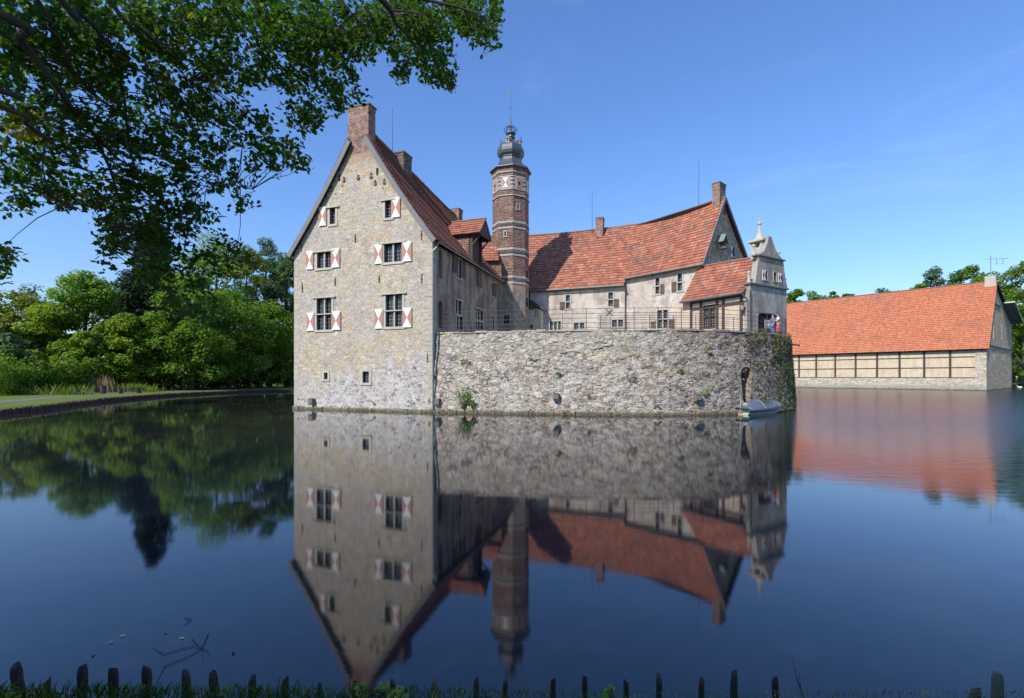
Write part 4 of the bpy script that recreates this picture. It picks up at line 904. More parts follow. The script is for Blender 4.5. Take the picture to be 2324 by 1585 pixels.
# ================================================================== RING WALL AND TERRACE
RC = Vector((9.3, 46.5)); RR = 14.75; TZ = 5.55
ringp = smooth_path([Vector((-5.75, 34.35, 0)), Vector((-2, 33.45, 0)), Vector((1.1, 32.8, 0)), Vector((4.5, 32.22, 0)), Vector((7.0, 31.9, 0)), Vector((9.3, 31.75, 0))], 7)
def ringpt(t, o=0.0): return Vector((RC.x+(RR+o)*math.sin(t), RC.y-(RR+o)*math.cos(t), 0))
ringp += [ringpt(R(a_)) for a_ in np.arange(1.5, 168, 1.5)]
def pnorm(P, i): t = (P[min(i+1, len(P)-1)]-P[max(0, i-1)]).normalized(); return Vector((t.y, -t.x, 0))
mb = MB(); NZ = 22; zs = [-.8]+[TZ*k/NZ for k in range(NZ+1)]; NN = len(ringp); RN = len(zs)
from mathutils import noise as mn
for i, p in enumerate(ringp):
    nn = pnorm(ringp, i)
    for z in zs:
        o = 0.38*(1-max(z, 0)/TZ)+0.09*mn.fractal(Vector((p.x*.8, p.y*.8, z*1.1)), .8, 2, 4)
        q = p+nn*o; mb.v.append((q.x, q.y, z))
    for z in (TZ, -.8): q = p-nn*.9; mb.v.append((q.x, q.y, z))
K = RN+2
for i in range(NN-1):
    for k in range(K): k2 = (k+1) % K; mb.f.append((i*K+k, (i+1)*K+k, (i+1)*K+k2, i*K+k2)); mb.m.append(0)
mb.f.append(tuple(range(K))); mb.f.append(tuple((NN-1)*K+k for k in reversed(range(K)))); mb.m += [0, 0]
ring = thing('moat_wall', 'curved rubble wall carrying the castle terrace above the moat', 'wall', (9, 32, 0))
cut = MB(); pa_ = Vector((15.7, 33.2)); dd = Vector((.9017, .434)); WR = Wall(pa_-dd*3, pa_+dd*3)
A_ = [WR.fp(1675.5, 850), WR.fp(1701.5, 850), WR.fp(1679, 912), WR.fp(1697, 912)]
zt = WR.fp(1688, 833)[1]; al, ar = A_[0][0], A_[1][0]; zb = .75; zk = 2.6
poly = [(al+.15, zb), (ar-.35, zb), (ar, zk)]+[((al+ar)/2+(ar-al)/2*math.cos(t*math.pi/8), zk+(zt-zk)*math.sin(t*math.pi/8)) for t in range(1, 8)]+[(al, zk)]
WR.prism(cut, poly, -.75, 1.2)
bpy_o = boolean(mb, cut, 'wall', [M['rubble']], ring)
# single facing stones standing a few centimetres proud of the mortar, part of the same wall
m, nt, bs = new_mat('facing_stone'); p, _ = wpos(nt); g = nt.nodes.new('ShaderNodeNewGeometry'); fine = noise(nt, p, 8, 5, .7).outputs[0]
c = ramp(nt, g.outputs['Random Per Island'], [(0, (.17, .14, .12)), (.14, (.34, .30, .26)), (.30, (.24, .20, .17)), (.40, (.50, .47, .42)), (.58, (.32, .27, .22)), (.68, (.60, .57, .52)), (.84, (.40, .38, .35)), (.965, (.50, .38, .17)), (.985, (.38, .25, .20))], 'CONSTANT')
sx_ = nd(nt, 'ShaderNodeSeparateXYZ', {0: p}); c = mix(nt, ma(nt, 'MULTIPLY', sstep(nt, sx_.outputs[0], 4.0, 15.0), .95), mix(nt, .35, c, (.50, .48, .43)), mix(nt, 1.0, c, (.52, .47, .42), 'MULTIPLY'))
c = mix(nt, .8, c, mix(nt, sstep(nt, fine, .25, .75), (.5, .5, .5), (1.4, 1.38, 1.35)), 'MULTIPLY'); lm = sstep(nt, noise(nt, p, 2.2, 6, .75).outputs[0], .46, .60)
c = mix(nt, ma(nt, 'MULTIPLY', lm, .75), c, (.62, .59, .55)); c = mix(nt, 1.0, c, (1.0, .95, .87), 'MULTIPLY'); nt.links.new(c, bs.inputs['Base Color']); bs.inputs['Roughness'].default_value = .92; bs.inputs['Specular IOR Level'].default_value = .2; bump(nt, bs, fine, .6, .05)
fs = MB(); rs = random.Random(5); LW = [0.0]
for i in range(1, 62): LW.append(LW[-1]+(ringp[i]-ringp[i-1]).length)
def face_off(p, z): return 0.38*(1-max(z, 0)/TZ)+0.09*mn.fractal(Vector((p.x*.8, p.y*.8, z*1.1)), .8, 2, 4)
def add_stone(x, z, w_, h_, pr, mi=0):
    i = max(k for k in range(len(LW)) if LW[k] <= x); i = min(i, 60); p = ringp[i].lerp(ringp[i+1], (x-LW[i])/(LW[i+1]-LW[i]) if i < 60 else 0); nn = pnorm(ringp, i); t = Vector((-nn.y, nn.x, 0)); o = face_off(p, z)
    if t.x < 0: t = -t
    r2 = (p.x/p.y*F+CX)
    if 1664 < r2 < 1712 and z < 3.5: return
    j = lambda a: rs.uniform(-a, a); ang = rs.uniform(-.18, .18)
    def Q(a, b, o_): a, b = a*math.cos(ang)-b*math.sin(ang), a*math.sin(ang)+b*math.cos(ang); q = p+t*a+nn*(o+o_); return (q.x, q.y, z+b)
    ou = [(-w_/2+j(w_*.15), -h_/2+j(h_*.15)), (0+j(w_*.2), -h_/2-h_*.08), (w_/2+j(w_*.15), -h_/2+j(h_*.2)), (w_/2+w_*.06, j(h_*.2)), (w_/2+j(w_*.15), h_/2+j(h_*.15)), (j(w_*.2), h_/2+h_*.08), (-w_/2+j(w_*.15), h_/2+j(h_*.15)), (-w_/2-w_*.06, j(h_*.2))]
    k = len(fs.v); fs.v += [Q(a, b, -.12) for a, b in ou]+[Q(a*.93, b*.92, pr*.6) for a, b in ou]+[Q(a*.66, b*.62, pr) for a, b in ou]
    for u_ in range(8):
        v_ = (u_+1) % 8; fs.f += [(k+u_, k+v_, k+8+v_, k+8+u_), (k+8+u_, k+8+v_, k+16+v_, k+16+u_)]; fs.m += [mi, mi]
    fs.f.append(tuple(k+16+u_ for u_ in range(8))); fs.m.append(mi)
for _ in range(2600):
    x = rs.uniform(.5, LW[-1]-.3); w_ = rs.choice([rs.uniform(.10, .24), rs.uniform(.12, .28), rs.uniform(.2, .46)]); add_stone(x, rs.uniform(.35, TZ-.12), w_, w_*rs.uniform(.35, .7), rs.uniform(.005, .034))
gx = min(range(60), key=lambda k: abs((ringp[k].x/ringp[k].y*F+CX)-1325)); x0_ = LW[gx]
for k in range(9): add_stone(x0_-1.5+k*.38, 4.1+.12*math.sin(k)+(.35 if k > 4 else 0), .42, .14, .08)
for k in range(14): add_stone(x0_-.6+rs.uniform(0, 1.5), 3.85+rs.uniform(-.22, .12), .32, .2, .04, 1)
for k in range(14): add_stone(x0_-2.4+k*.3, 4.75+.08*math.sin(k*1.3), .30, .12, .055)
fsm = fs.build('tmp', [m, simple('yellow_stone', (.62, .54, .36), .9, .2, 6)], ring).data
bmj = bmesh.new(); bmj.from_mesh(bpy_o.data)
for f_ in bmj.faces: f_.material_index = 0
b2m = bmesh.new(); b2m.from_mesh(fsm)
for f_ in b2m.faces: f_.material_index += 1
tmpm = bpy.data.meshes.new('t2'); b2m.to_mesh(tmpm); bmj.from_mesh(tmpm); bmj.to_mesh(bpy_o.data); bpy.data.objects.remove(bpy.data.objects['tmp'])
for mm in fsm.materials: bpy_o.data.materials.append(mm)
mb = MB(); WR.box(mb, al+.05, ar+.25, .2, .72, -.4, .62); mb.build('landing_step', M['sandstone'], ring)
ledge(ring, [(p+pnorm(ringp, i)*.38) for i, p in enumerate(ringp[:70])], seed=9, mat='ledge', z1=.26, out=.15)
ledge(ring, [(p+pnorm(ringp, i)*.02) for i, p in enumerate(ringp[:75])], seed=19, mat='ledge', z0=TZ-.06, z1=TZ+.05, out=.05, name='coping_stones', lo=.5, hi=1.3)
for x, y in [(995, 921), (1262, 909), (1580, 911)]:
    i = min(range(NN), key=lambda k: abs((ringp[k].x/ringp[k].y*F+CX)-x) if ringp[k].y < 36 else 9e9)
    p = ringp[i]; nn = pnorm(ringp, i); t = Vector((-nn.y, nn.x)); W_ = Wall((p.x-t.x+nn.x*.28, p.y-t.y+nn.y*.28), (p.x+t.x+nn.x*.28, p.y+t.y+nn.y*.28))
    a, z = W_.fp(x, y); corbel(ring, W_, a, z)
q = ringpt(R(60), 0.1); mb = MB(); mb.tube([(q.x-.3, q.y, 5.1), (q.x+.75, q.y-.1, 5.0)], .07, 6); mb.build('water_spout', M['iron'], ring)
poly = [(p.x, p.y, TZ-.02) for p in ringp[::3]]+[(8, 66, TZ-.02), (-9, 66, TZ-.02), (-12, 50, TZ-.02), (-8, 36, TZ-.02)]
mb = MB(); mb.quad(poly); struct(mb.build('terrace_ground', simple('trodden_gravel', (.36, .33, .28), .95)))
# railings
def railing(label, path, z0, z1, nr, spacing, first=0.0, post=.035, rr_=.016):
    P = [Vector(p) for p in path]; L = sum((P[i+1]-P[i]).length for i in range(len(P)-1))
    t = thing('iron_railing', label, 'railing', (P[0].x, P[0].y, z0))
    for k in range(nr):
        z = z0+.18+(z1-z0-.18)*k/(nr-1)
        n_ = int(L/1.0); pts = [poly_at(P, i/n_)+Vector((0, 0, z+.012*math.sin(i*1.9+k))) for i in range(n_+1)]
        m_ = MB(); m_.tube(pts, rr_, 5); m_.build('rail', M['iron'], t)
    x = first
    while x < L:
        p = poly_at(P, x/L); m_ = MB(); m_.box(p.x-post/2, p.x+post/2, p.y-post/2, p.y+post/2, z0-.1, z1+.04); m_.build('post', M['iron'], t); x += spacing
    return t
rp_ = [ringp[i]-pnorm(ringp, i)*.14 for i in range(2, 82)]
railing('long rusty iron railing along the edge of the terrace wall', rp_, TZ, 6.98, 5, 1.55, .7)
rq = [ringp[i]-pnorm(ringp, i)*.95 for i in range(24, 56)]
railing('lower iron railing running just behind the long terrace railing', rq, TZ, 6.6, 4, 1.62, .2)

# plants growing out of the ring wall
def leaves_mesh(name, C, N, S, mats, parent=None, shape='quad', aspect=0.6, mi=None, curl=0.15):
    """C centres (n,3), N face normals, S sizes -> one mesh of small leaf faces"""
    n = len(C); C = np.asarray(C, float); N = np.asarray(N, float); N /= np.linalg.norm(N, axis=1)[:, None]+1e-9
    T = rng.normal(size=(n, 3)); T -= (T*N).sum(1)[:, None]*N; T /= np.linalg.norm(T, axis=1)[:, None]+1e-9
    B = np.cross(N, T); S = np.broadcast_to(np.asarray(S, float), (n,))[:, None]
    if shape == 'quad': pat = [(-.5, 0, 0), (0, -.5*aspect, curl), (.5, 0, 0), (0, .5*aspect, curl)]
    elif shape == 'oak': pat = [(-.5, 0, 0), (-.25, -.14, 0), (-.12, -.30, .03), (.05, -.16, 0), (.2, -.30, .03), (.33, -.12, 0), (.5, 0, -.02), (.33, .13, 0), (.2, .30, .03), (.05, .16, 0), (-.12, .28, .03), (-.25, .13, 0)]
    else: pat = [(-.5, -.5*aspect, 0), (.5, 0, curl), (-.5, .5*aspect, 0)]
    k = len(pat); V_ = np.stack([C+S*(a*T+b*B+c_*N) for a, b, c_ in pat], 1).reshape(-1, 3)
    me = bpy.data.meshes.new(name); me.vertices.add(n*k); me.vertices.foreach_set('co', V_.ravel())
    me.loops.add(n*k); me.loops.foreach_set('vertex_index', np.arange(n*k)); me.polygons.add(n)
    me.polygons.foreach_set('loop_start', np.arange(n)*k); me.polygons.foreach_set('loop_total', np.full(n, k))
    for m_ in (mats if isinstance(mats, list) else [mats]): me.materials.append(m_)
    if mi is not None: me.polygons.foreach_set('material_index', np.asarray(mi, dtype=np.int32))
    me.update(); me.validate(); return link(me, name, parent)
def blades(name, roots, h, w_, lean, mats, parent=None, mi=None, droop=0.0, dirn=None):
    """tall thin two-segment blades"""
    n = len(roots); Rr = np.asarray(roots, float); h = np.broadcast_to(np.asarray(h, float), (n,))[:, None]
    d = rng.normal(size=(n, 3)); d[:, 2] = 0; d /= np.linalg.norm(d, axis=1)[:, None]
    if dirn is not None: d = d*.5+np.asarray(dirn)
    s = np.cross(d, [0, 0, 1.0]); s /= np.linalg.norm(s, axis=1)[:, None]+1e-9
    up = np.array([0, 0, 1.0]); L_ = (lean*rng.uniform(.2, 1.2, size=n))[:, None]
    p1 = Rr+up*h*.55+d*L_*h*.35; p2 = Rr+up*h*(1-droop*L_)+d*L_*h
    V_ = np.stack([Rr-s*w_/2, Rr+s*w_/2, p1+s*w_*.4, p2, p1-s*w_*.4], 1).reshape(-1, 3)
    me = bpy.data.meshes.new(name); me.vertices.add(n*5); me.vertices.foreach_set('co', V_.ravel()); me.loops.add(n*5)
    me.loops.foreach_set('vertex_index', np.arange(n*5)); me.polygons.add(n); me.polygons.foreach_set('loop_start', np.arange(n)*5); me.polygons.foreach_set('loop_total', np.full(n, 5))
    for m_ in (mats if isinstance(mats, list) else [mats]): me.materials.append(m_)
    if mi is not None: me.polygons.foreach_set('material_index', np.asarray(mi, dtype=np.int32))
    me.update(); me.validate(); return link(me, name, parent)
Cc, Nn, Ss, Mi = [], [], [], []
for _ in range(420):      # tufts
    t = R(random.choice([random.uniform(26, 100), random.uniform(38, 100)])); z0 = random.uniform(0.2, 5.5) if random.random() < .75 else random.uniform(4.6, 5.6)
    o = .40*(1-z0/TZ); c = ringpt(t, o); nn = Vector((math.sin(t), -math.cos(t), 0)); kind_ = random.choices([0, 1, 2], [.74, .17, .09])[0]
    m_ = random.randint(18, 46); sp = random.uniform(.15, .42)
    for _k in range(m_):
        v = Vector((random.gauss(0, sp), random.gauss(0, sp), random.gauss(-.1, sp*1.3))); v -= nn*v.dot(nn); q = c+v+nn*random.uniform(.0, .22)
        Cc.append((q.x, q.y, max(.1, min(5.75, z0+v.z)))); Nn.append((nn.x+random.gauss(0, .6), nn.y+random.gauss(0, .6), random.gauss(.3, .5))); Ss.append(random.uniform(.10, .24)); Mi.append(kind_)
o = leaves_mesh('wall_overgrowth', Cc, Nn, Ss, [M['drygrass'], M['herb'], M['leaf_d']], None, 'quad', .35, Mi); o['kind'] = 'stuff'
o['label'] = 'dry grasses and ivy matted over the right end of the moat wall'
def plant(name, label, cat, c, h, w_, n_, mat, lsize=.12, group=None, stems=True, flat=1.0):
    t = thing(name, label, cat, c, group)
    C_ = []; N_ = []; sm = MB()
    for k in range(max(3, n_//14)):
        e = Vector(c)+Vector((random.gauss(0, w_*.45), random.gauss(0, w_*.3), h*random.uniform(.3, 1)))
        if stems: sm.tube([c, Vector(c).lerp(e, .5)+Vector((0, 0, h*.08)), e], [.012, .008, .004], 4)
        for _k in range(14): q = e+Vector((random.gauss(0, w_*.16), random.gauss(0, w_*.16), random.gauss(-.02, h*.10)*flat)); C_.append(tuple(q)); N_.append((random.gauss(0, .7), random.gauss(-.5, .6), random.gauss(.6, .4)))
    leaves_mesh('leaves', C_, N_, rng.uniform(lsize*.7, lsize*1.3, len(C_)), mat, t, 'quad', .6)
    if stems: sm.build('stems', M['bark'], t)
    return t
def onring(x, y, o=.3):
    i = min(range(60), key=lambda k: abs((ringp[k].x/ringp[k].y*F+CX)-x)); p = ringp[i]; nn = pnorm(ringp, i); q = p+nn*o; return Vector((q.x, q.y, CZ+(HY-y)/F*q.y))
plant('wall_shrub', 'leafy green shrub at the foot of the moat wall near the downpipe', 'shrub', onring(1064, 934, .5), 1.5, .55, 260, M['leaf_a'], .13)
plant('wall_shrub', 'smaller green shrub leaning right beside the leafy one at the wall foot', 'shrub', onring(1086, 932, .5), .8, .35, 120, M['leaf_a'], .12)
G_ = 'tufts growing out of the moat wall'
for i, (x, y, h, w_, mt, lb) in enumerate([(992, 862, .35, .2, 'herb', 'small bright tuft next to the downpipe halfway up the moat wall'), (1060, 830, .4, .4, 'leaf_a', 'green tuft in a crack in the left part of the moat wall above the shrub'),
      (1262, 858, .35, .22, 'herb', 'bright leafy tuft above the middle stone corbel'), (1600, 800, .35, .2, 'herb', 'yellow-green tuft high on the wall right of centre'), (1586, 898, .4, .3, 'herb', 'grassy tuft sitting on the stone corbel nearest the boat'),
      (1505, 905, .9, .5, 'drygrass', 'dry brown bush low on the wall between two stone corbels'), (1140, 862, .5, .5, 'drygrass', 'dry tuft low on the left part of the moat wall'), (1430, 870, .4, .35, 'drygrass', 'dry grass tuft in the middle of the moat wall'),
      (1740, 815, .4, .3, 'herb', 'pale green fern hanging in the overgrown wall end'), (1776, 812, .4, .3, 'herb', 'pale fern nearest the overgrown outer edge of the wall'), (1330, 905, .3, .25, 'herb', 'low weed just right of the middle stone corbel'), (1545, 850, .3, .2, 'leaf_a', 'dark green sprig in the wall left of the arched niche')]):
    c = onring(x, y, .3) if x < 1690 else px(x, y, 35.3 if x < 1760 else 37.2)
    plant('wall_plant', lb, 'plant', c, h, w_, 70, M[mt], .11, G_, stems=False)
for x, y, lb in [(850, 921, 'tiny weed in the waterline masonry under the middle of the gable'), (935, 918, 'tiny weed in the waterline masonry near the gable corner')]:
    a, z = WF.fp(x, y); plant('wall_plant', lb, 'plant', WF.pt(a, z, .15), .3, .2, 50, M['herb'], .08, G_, stems=False)

# ================================================================== PEOPLE
def skinned(name, verts, edges, rad, mat, parent, sub=1, root=0):
    me = bpy.data.meshes.new('t'); me.from_pydata([tuple(v) for v in verts], edges, []); o = bpy.data.objects.new('t', me); COL.objects.link(o)
    md = o.modifiers.new('s', 'SKIN'); md.use_smooth_shade = True
    for i, r_ in enumerate(rad):
        rr = r_ if hasattr(r_, '__len__') else (r_, r_); me.skin_vertices[0].data[i].radius = rr; me.skin_vertices[0].data[i].use_root = (i == root)
    if sub: o.modifiers.new('u', 'SUBSURF').levels = sub
    bpy.context.view_layer.update(); ev = bpy.data.meshes.new_from_object(o.evaluated_get(bpy.context.evaluated_depsgraph_get())); bpy.data.objects.remove(o)
    ev.materials.clear(); ev.materials.append(mat); ev.name = name; return link(ev, name, parent)
SKIN = simple('skin', (.55, .33, .24), .6, .08)
def person(loc, face, label, top, legs, hairc, arms, H_=1.68, shoes=(.05, .05, .05)):
    t = thing('person', label, 'person', loc); f = Vector((math.cos(face), math.sin(face), 0)); l = Vector((-f.y, f.x, 0)); k = H_/1.68; o = Vector(loc)
    def P(a, b, c): return o+(f*a+l*b)*k+Vector((0, 0, c*k))
    v = [P(0, 0, .93), P(0, 0, 1.08), P(.0, 0, 1.28), P(-.01, 0, 1.41), P(0, 0, 1.475), P(.015, 0, 1.55), P(.01, 0, 1.62)]; rad = [(.13*k, .10*k), (.12*k, .09*k), (.145*k, .10*k), (.07*k, .06*k), .048*k, .082*k, .075*k]
    e = [(0, 1), (1, 2), (2, 3), (3, 4), (4, 5), (5, 6)]
    def chain(start, pts, rs):
        pr = start
        for p_, r_ in zip(pts, rs): v.append(p_); rad.append(r_*k); e.append((pr, len(v)-1)); pr = len(v)-1
        return pr
    for s_, (el, wr) in zip((1, -1), arms):
        w_ = chain(2, [P(0, .17*s_, 1.37), P(el[0], el[1]*s_, el[2]), P(wr[0], wr[1]*s_, wr[2])], [.055, .042, .028])
        dv = (P(*[wr[0], wr[1]*s_, wr[2]])-P(el[0], el[1]*s_, el[2])).normalized(); pw = v[w_]; sd = dv.cross(Vector((0, 0, 1))).normalized()
        pm = chain(w_, [pw+dv*.07], [.03])
        for q_, ln in zip((-1.4, -.5, .5, 1.4), (.06, .075, .08, .065)): chain(pm, [v[pm]+dv*.03+sd*.018*q_, v[pm]+dv*(.03+ln*.6)+sd*.02*q_-Vector((0, 0, .015)), v[pm]+dv*(.02+ln)+sd*.02*q_-Vector((0, 0, .035))], [.010, .009, .008])
        chain(w_, [pw+dv*.03+sd*.035*s_, pw+dv*.07+sd*.055*s_], [.012, .010])
    for s_, st in ((1, .04), (-1, -.05)):
        chain(0, [P(0, .09*s_, .88), P(.02+st*.5, .095*s_, .50), P(st, .095*s_, .09), P(st+.07, .10*s_, .045), P(st+.16, .10*s_, .03)], [.088, .058, .038, .036, .026])
    skinned('body', v, e, rad, SKIN, t)
    c3 = lambda nm, c_: simple(nm, c_, .85, .12)
    # clothes follow the same skeleton a little thicker
    vv = [P(0, 0, .95), P(0, 0, 1.08), P(0, 0, 1.28), P(-.01, 0, 1.40), P(-.01, 0, 1.43)]; ra = [(.155*k, .125*k), (.145*k, .115*k), (.165*k, .12*k), (.09*k, .08*k), (.06*k, .06*k)]; ee = [(0, 1), (1, 2), (2, 3), (3, 4)]
    for s_, (el, wr) in zip((1, -1), arms):
        b_ = len(vv); E_ = P(el[0], el[1]*s_, el[2]); W_q = P(wr[0], wr[1]*s_, wr[2]); vv += [P(0, .17*s_, 1.365), E_, E_.lerp(W_q, .75)]; ra += [.07*k, .056*k, .045*k]; ee += [(2, b_), (b_, b_+1), (b_+1, b_+2)]
    skinned('top', vv, ee, ra, c3('top_cloth', top), t)
    vv = [P(0, 0, .98), P(0, 0, .90)]; ra = [(.15*k, .12*k), (.15*k, .12*k)]; ee = [(0, 1)]
    for s_, st in ((1, .04), (-1, -.05)):
        b_ = len(vv); vv += [P(0, .092*s_, .84), P(.02+st*.5, .095*s_, .50), P(st, .095*s_, .12)]; ra += [.10*k, .074*k, .06*k]; ee += [(1, b_), (b_, b_+1), (b_+1, b_+2)]
    skinned('trousers', vv, ee, ra, c3('trouser_cloth', legs), t)
    skinned('hair', [P(-.015, 0, 1.67), P(-.045, 0, 1.60), P(-.05, 0, 1.52)], [(0, 1), (1, 2)], [(.085*k, .075*k), (.085*k, .07*k), (.06*k, .05*k)], c3('hair', hairc), t)
    for s_, st in ((1, .04), (-1, -.05)): skinned('shoe', [P(st-.03, .098*s_, .035), P(st+.08, .10*s_, .035), P(st+.19, .10*s_, .03)], [(0, 1), (1, 2)], [.045*k, .045*k, .035*k], c3('shoe', shoes), t)
    mb = MB(); 
    for s_ in (1, -1): q = P(.088, .03*s_, 1.575); mb.lathe((q.x, q.y), [(.003, q.z-.008), (.010, q.z), (.003, q.z+.008)], 6)
    mb.build('eyes', M['black'], t); mb = MB(); mb.tube([P(.085, 0, 1.57), P(.108, 0, 1.535), P(.085, 0, 1.525)], [.008, .013, .008], 5); mb.tube([P(.086, .022, 1.495), P(.094, 0, 1.493), P(.086, -.022, 1.495)], .006, 4)
    for s_ in (1, -1): mb.tube([P(0, .083*s_, 1.58), P(-.01, .092*s_, 1.56), P(0, .083*s_, 1.53)], [.01, .014, .008], 5)
    mb.build('face_features', SKIN, t); return t
person((20.02, 36.85, TZ), R(172), 'person in a white top and pink trousers standing by the terrace railing', (.75, .68, .58), (.75, .07, .14), (.03, .02, .018),
       [((.10, .21, 1.14), (.28, .10, 1.18)), ((.12, .21, 1.13), (.30, .10, 1.20))], shoes=(.5, .1, .15))
person((20.0, 37.55, TZ), R(200), 'person in blue jeans and dark blue cap half hidden behind the one in white', (.10, .16, .36), (.10, .18, .38), (.03, .05, .14),
       [((.02, .22, 1.12), (.15, .20, .95)), ((.02, .22, 1.12), (.18, .18, .98))], 1.72)

# ================================================================== BOAT
bt = thing('rowing_boat', 'small green and white boat under a blue-grey tarpaulin moored by the wall niche', 'boat', (16.8, 33.2, 0))
bd = Vector((.88, .475, 0)); bs_w = Vector((-.475, .88, 0)); st = Vector((14.95, 32.25, 0)); LB = 4.45
def bp(s_, w_, z): return st+bd*s_+bs_w*w_+Vector((0, 0, z))
mb = MB(); secs = []; NS = 12
for i in range(NS+1):
    u_ = i/NS; s_ = LB*u_; hw = .80*(1-max(0, (u_-.35)/.65)**2.2)**.8 if u_ < 1 else .03; gz_ = .36+.26*u_**2; kz = -.14+.30*max(0, u_-.6)/.4
    hw = max(hw, .03); secs.append((s_, hw, gz_, kz))
for (s_, hw, g_, kz) in secs:
    for w_, z in [(-hw, g_), (-hw*.96, (g_+kz)*.5+.04), (-hw*.7, kz+.05), (0, kz), (hw*.7, kz+.05), (hw*.96, (g_+kz)*.5+.04), (hw, g_)]: mb.v.append(tuple(bp(s_+(.12*u_ if w_ == 0 else 0), w_, z)))
for i in range(NS):
    for k in range(6): mb.f.append((i*7+k, i*7+k+1, i*7+7+k+1, i*7+7+k)); mb.m.append(0 if k in (0, 5) else 1)
mb.f.append((0, 1, 5, 6)); mb.m.append(0); mb.f.append((1, 2, 3, 4, 5)); mb.m.append(1)
mb.build('hull', [simple('boat_green', (.03, .10, .075), .4, .15, 4), simple('boat_white', (.55, .55, .52), .5, .2, 4)], bt)
mb = MB()
for sgn in (-1, 1): mb.tube([bp(s_, sgn*(hw+.012), g_-.03) for (s_, hw, g_, kz) in secs], .022, 5)
mb.build('gunwale', M['timber'], bt)
mb = MB(); cols_ = 45; rows_ = 21
for i in range(cols_):
    u_ = i/(cols_-1); s_ = -.08+u_*(LB+.12); hw = np.interp(u_, [c_[0]/LB for c_ in secs], [c_[1] for c_ in secs])+.05; g_ = .36+.26*u_**2
    rz = np.interp(u_, [0, .12, .36, .42, .5, .62, .78, .9, 1], [.42, .52, 1.02, 1.04, .86, .62, .72, .80, .64])
    for j in range(rows_):
        w_ = -1+2*j/(rows_-1); prof_ = (1-abs(w_)**1.25); z = g_+.02+(rz-g_)*prof_ - (.09 if abs(w_) == 1 else 0)
        z += .02*math.sin(u_*23+w_*6)*(1-abs(w_))-.10*abs(math.sin(u_*19-w_*2.5))**3*(u_ > .38)*(abs(w_) > .15)*(abs(w_) < .9); mb.v.append(tuple(bp(s_, w_*hw, z)))
for i in range(cols_-1):
    for j in range(rows_-1): mb.f.append((i*rows_+j, (i+1)*rows_+j, (i+1)*rows_+j+1, i*rows_+j+1)); mb.m.append(0)
mb.build('tarpaulin', simple('blue_grey_tarpaulin', (.085, .115, .155), .8, .15, 2, bmp=.3, spec=.25), bt, smooth=True)
mb = MB(); mb.box8([bp(-.02, -.3, .08), bp(-.02, .3, .08), bp(.03, .3, .08), bp(.03, -.3, .08), bp(-.02, -.3, .28), bp(-.02, .3, .28), bp(.03, .3, .28), bp(.03, -.3, .28)])
mb.build('transom_board', simple('varnished_wood', (.30, .15, .08), .5, .2, 6), bt)
mb = MB(); mb.tube([bp(1.55, 0, 1.03), bp(1.6, -.5, .80), bp(1.62, -.83, .42)], .012, 4); mb.tube([bp(3.5, 0, .8), bp(3.5, -.5, .62), bp(3.5, -.62, .5)], .012, 4); mb.tube([bp(.3, 0, .6), bp(.3, -.5, .5), bp(.3, -.83, .36)], .012, 4)
mb.build('tarpaulin_rope', M['sandstone'], bt)
mb = MB(); mb.tube([bp(4.4, 0, .6), bp(4.6, .3, .45), (19.6, 35.2, .9)], .015, 5); mb.build('mooring_rope', M['sandstone'], bt)
mb = MB(); mb.tube([(15.0, 32.15, -.6), (15.0, 32.15, 1.25)], .022, 6); tag(mb.build('mooring_pole', M['sandstone']), 'thin pale mooring pole standing in the water at the boat stern', 'pole')

# ================================================================== BARN
BA = Vector((62.8, 111.6)); BB = Vector((83.4, 86.0)); bdv = (BB-BA).normalized(); e2 = Vector((-bdv.y, bdv.x)); BAx = BA-bdv*7
barn = thing('long_barn', 'long barn with a huge orange tiled roof over cream half-timbered walls by the water', 'barn', (75, 98, 0))
WBn = Wall(BAx, BB); wL = WBn.L; mb = MB(); sx = WBn.fp(2213, 830)[0]
WBn.prism(mb, [(0, 2.2), (sx, 2.2), (sx, 7.9), (0, 7.9)], -.4, 0); mb.build('infill_wall', M['cream'], barn)
mb = MB(); WBn.prism(mb, [(0, -.8), (wL, -.8), (wL, 7.9), (sx, 7.9), (sx, 2.2), (0, 2.2)], -.45, .10); mb.build('stone_base', M['barn_stone'], barn)
mb = MB()
for x in [2156.5, 2097.6, 2041.7, 1990.6, 1942, 1895.8, 1852.5, 1813.6, 1775]:
    a, _ = WBn.fp(x, 830); WBn.box(mb, a-.18, a+.18, 2.2, 7.7, 0, .05)
for z in (2.2, 4.05, 5.95): WBn.box(mb, 0, sx, z, z+.17, 0.002, .054)
mb.build('timber_frame', M['timber'], barn)
WE = Wall(BB, BB+e2*30); P_ = [WE.fp(2257, 640), WE.fp(2274.5, 690), WE.fp(2290, 719), WE.fp(2296, 740)]
aw, azp = P_[0]; rbx = P_[2]
sol = MB(); cut = MB(); WE.prism(sol, [(0, -.8), (P_[3][0], -.8), (P_[3][0], P_[3][1]), P_[1], (aw, azp-.3), (0, 7.6)], -.5, 0)
for (x, y) in [(2040, 795), (2115, 805), (2175, 815), (2045, 1005), (2132, 1005), (2193, 1012)]:
    X_ = (3100+x/2.333)/1.7625; Y_ = (980+y/2.333)/1.7625; a, z = WE.fp(X_, Y_); WE.box(cut, a-.28, a+.28, z-1.6, z+1.6, -.35, .2)
boolean(sol, cut, 'gable_wall', [M['barn_end']], barn)
mb = MB(); 
for y0 in (664, 792): z = WE.fp(2255, y0+2)[1]; z = {664: 16.0, 792: 8.0}[y0]; WE.box(mb, (aw-2.0 if y0 == 664 else 0), (aw+7 if y0 == 664 else P_[3][0]), z, z+.25, 0, .15)
mb.build('string_course', M['mossy'], barn)
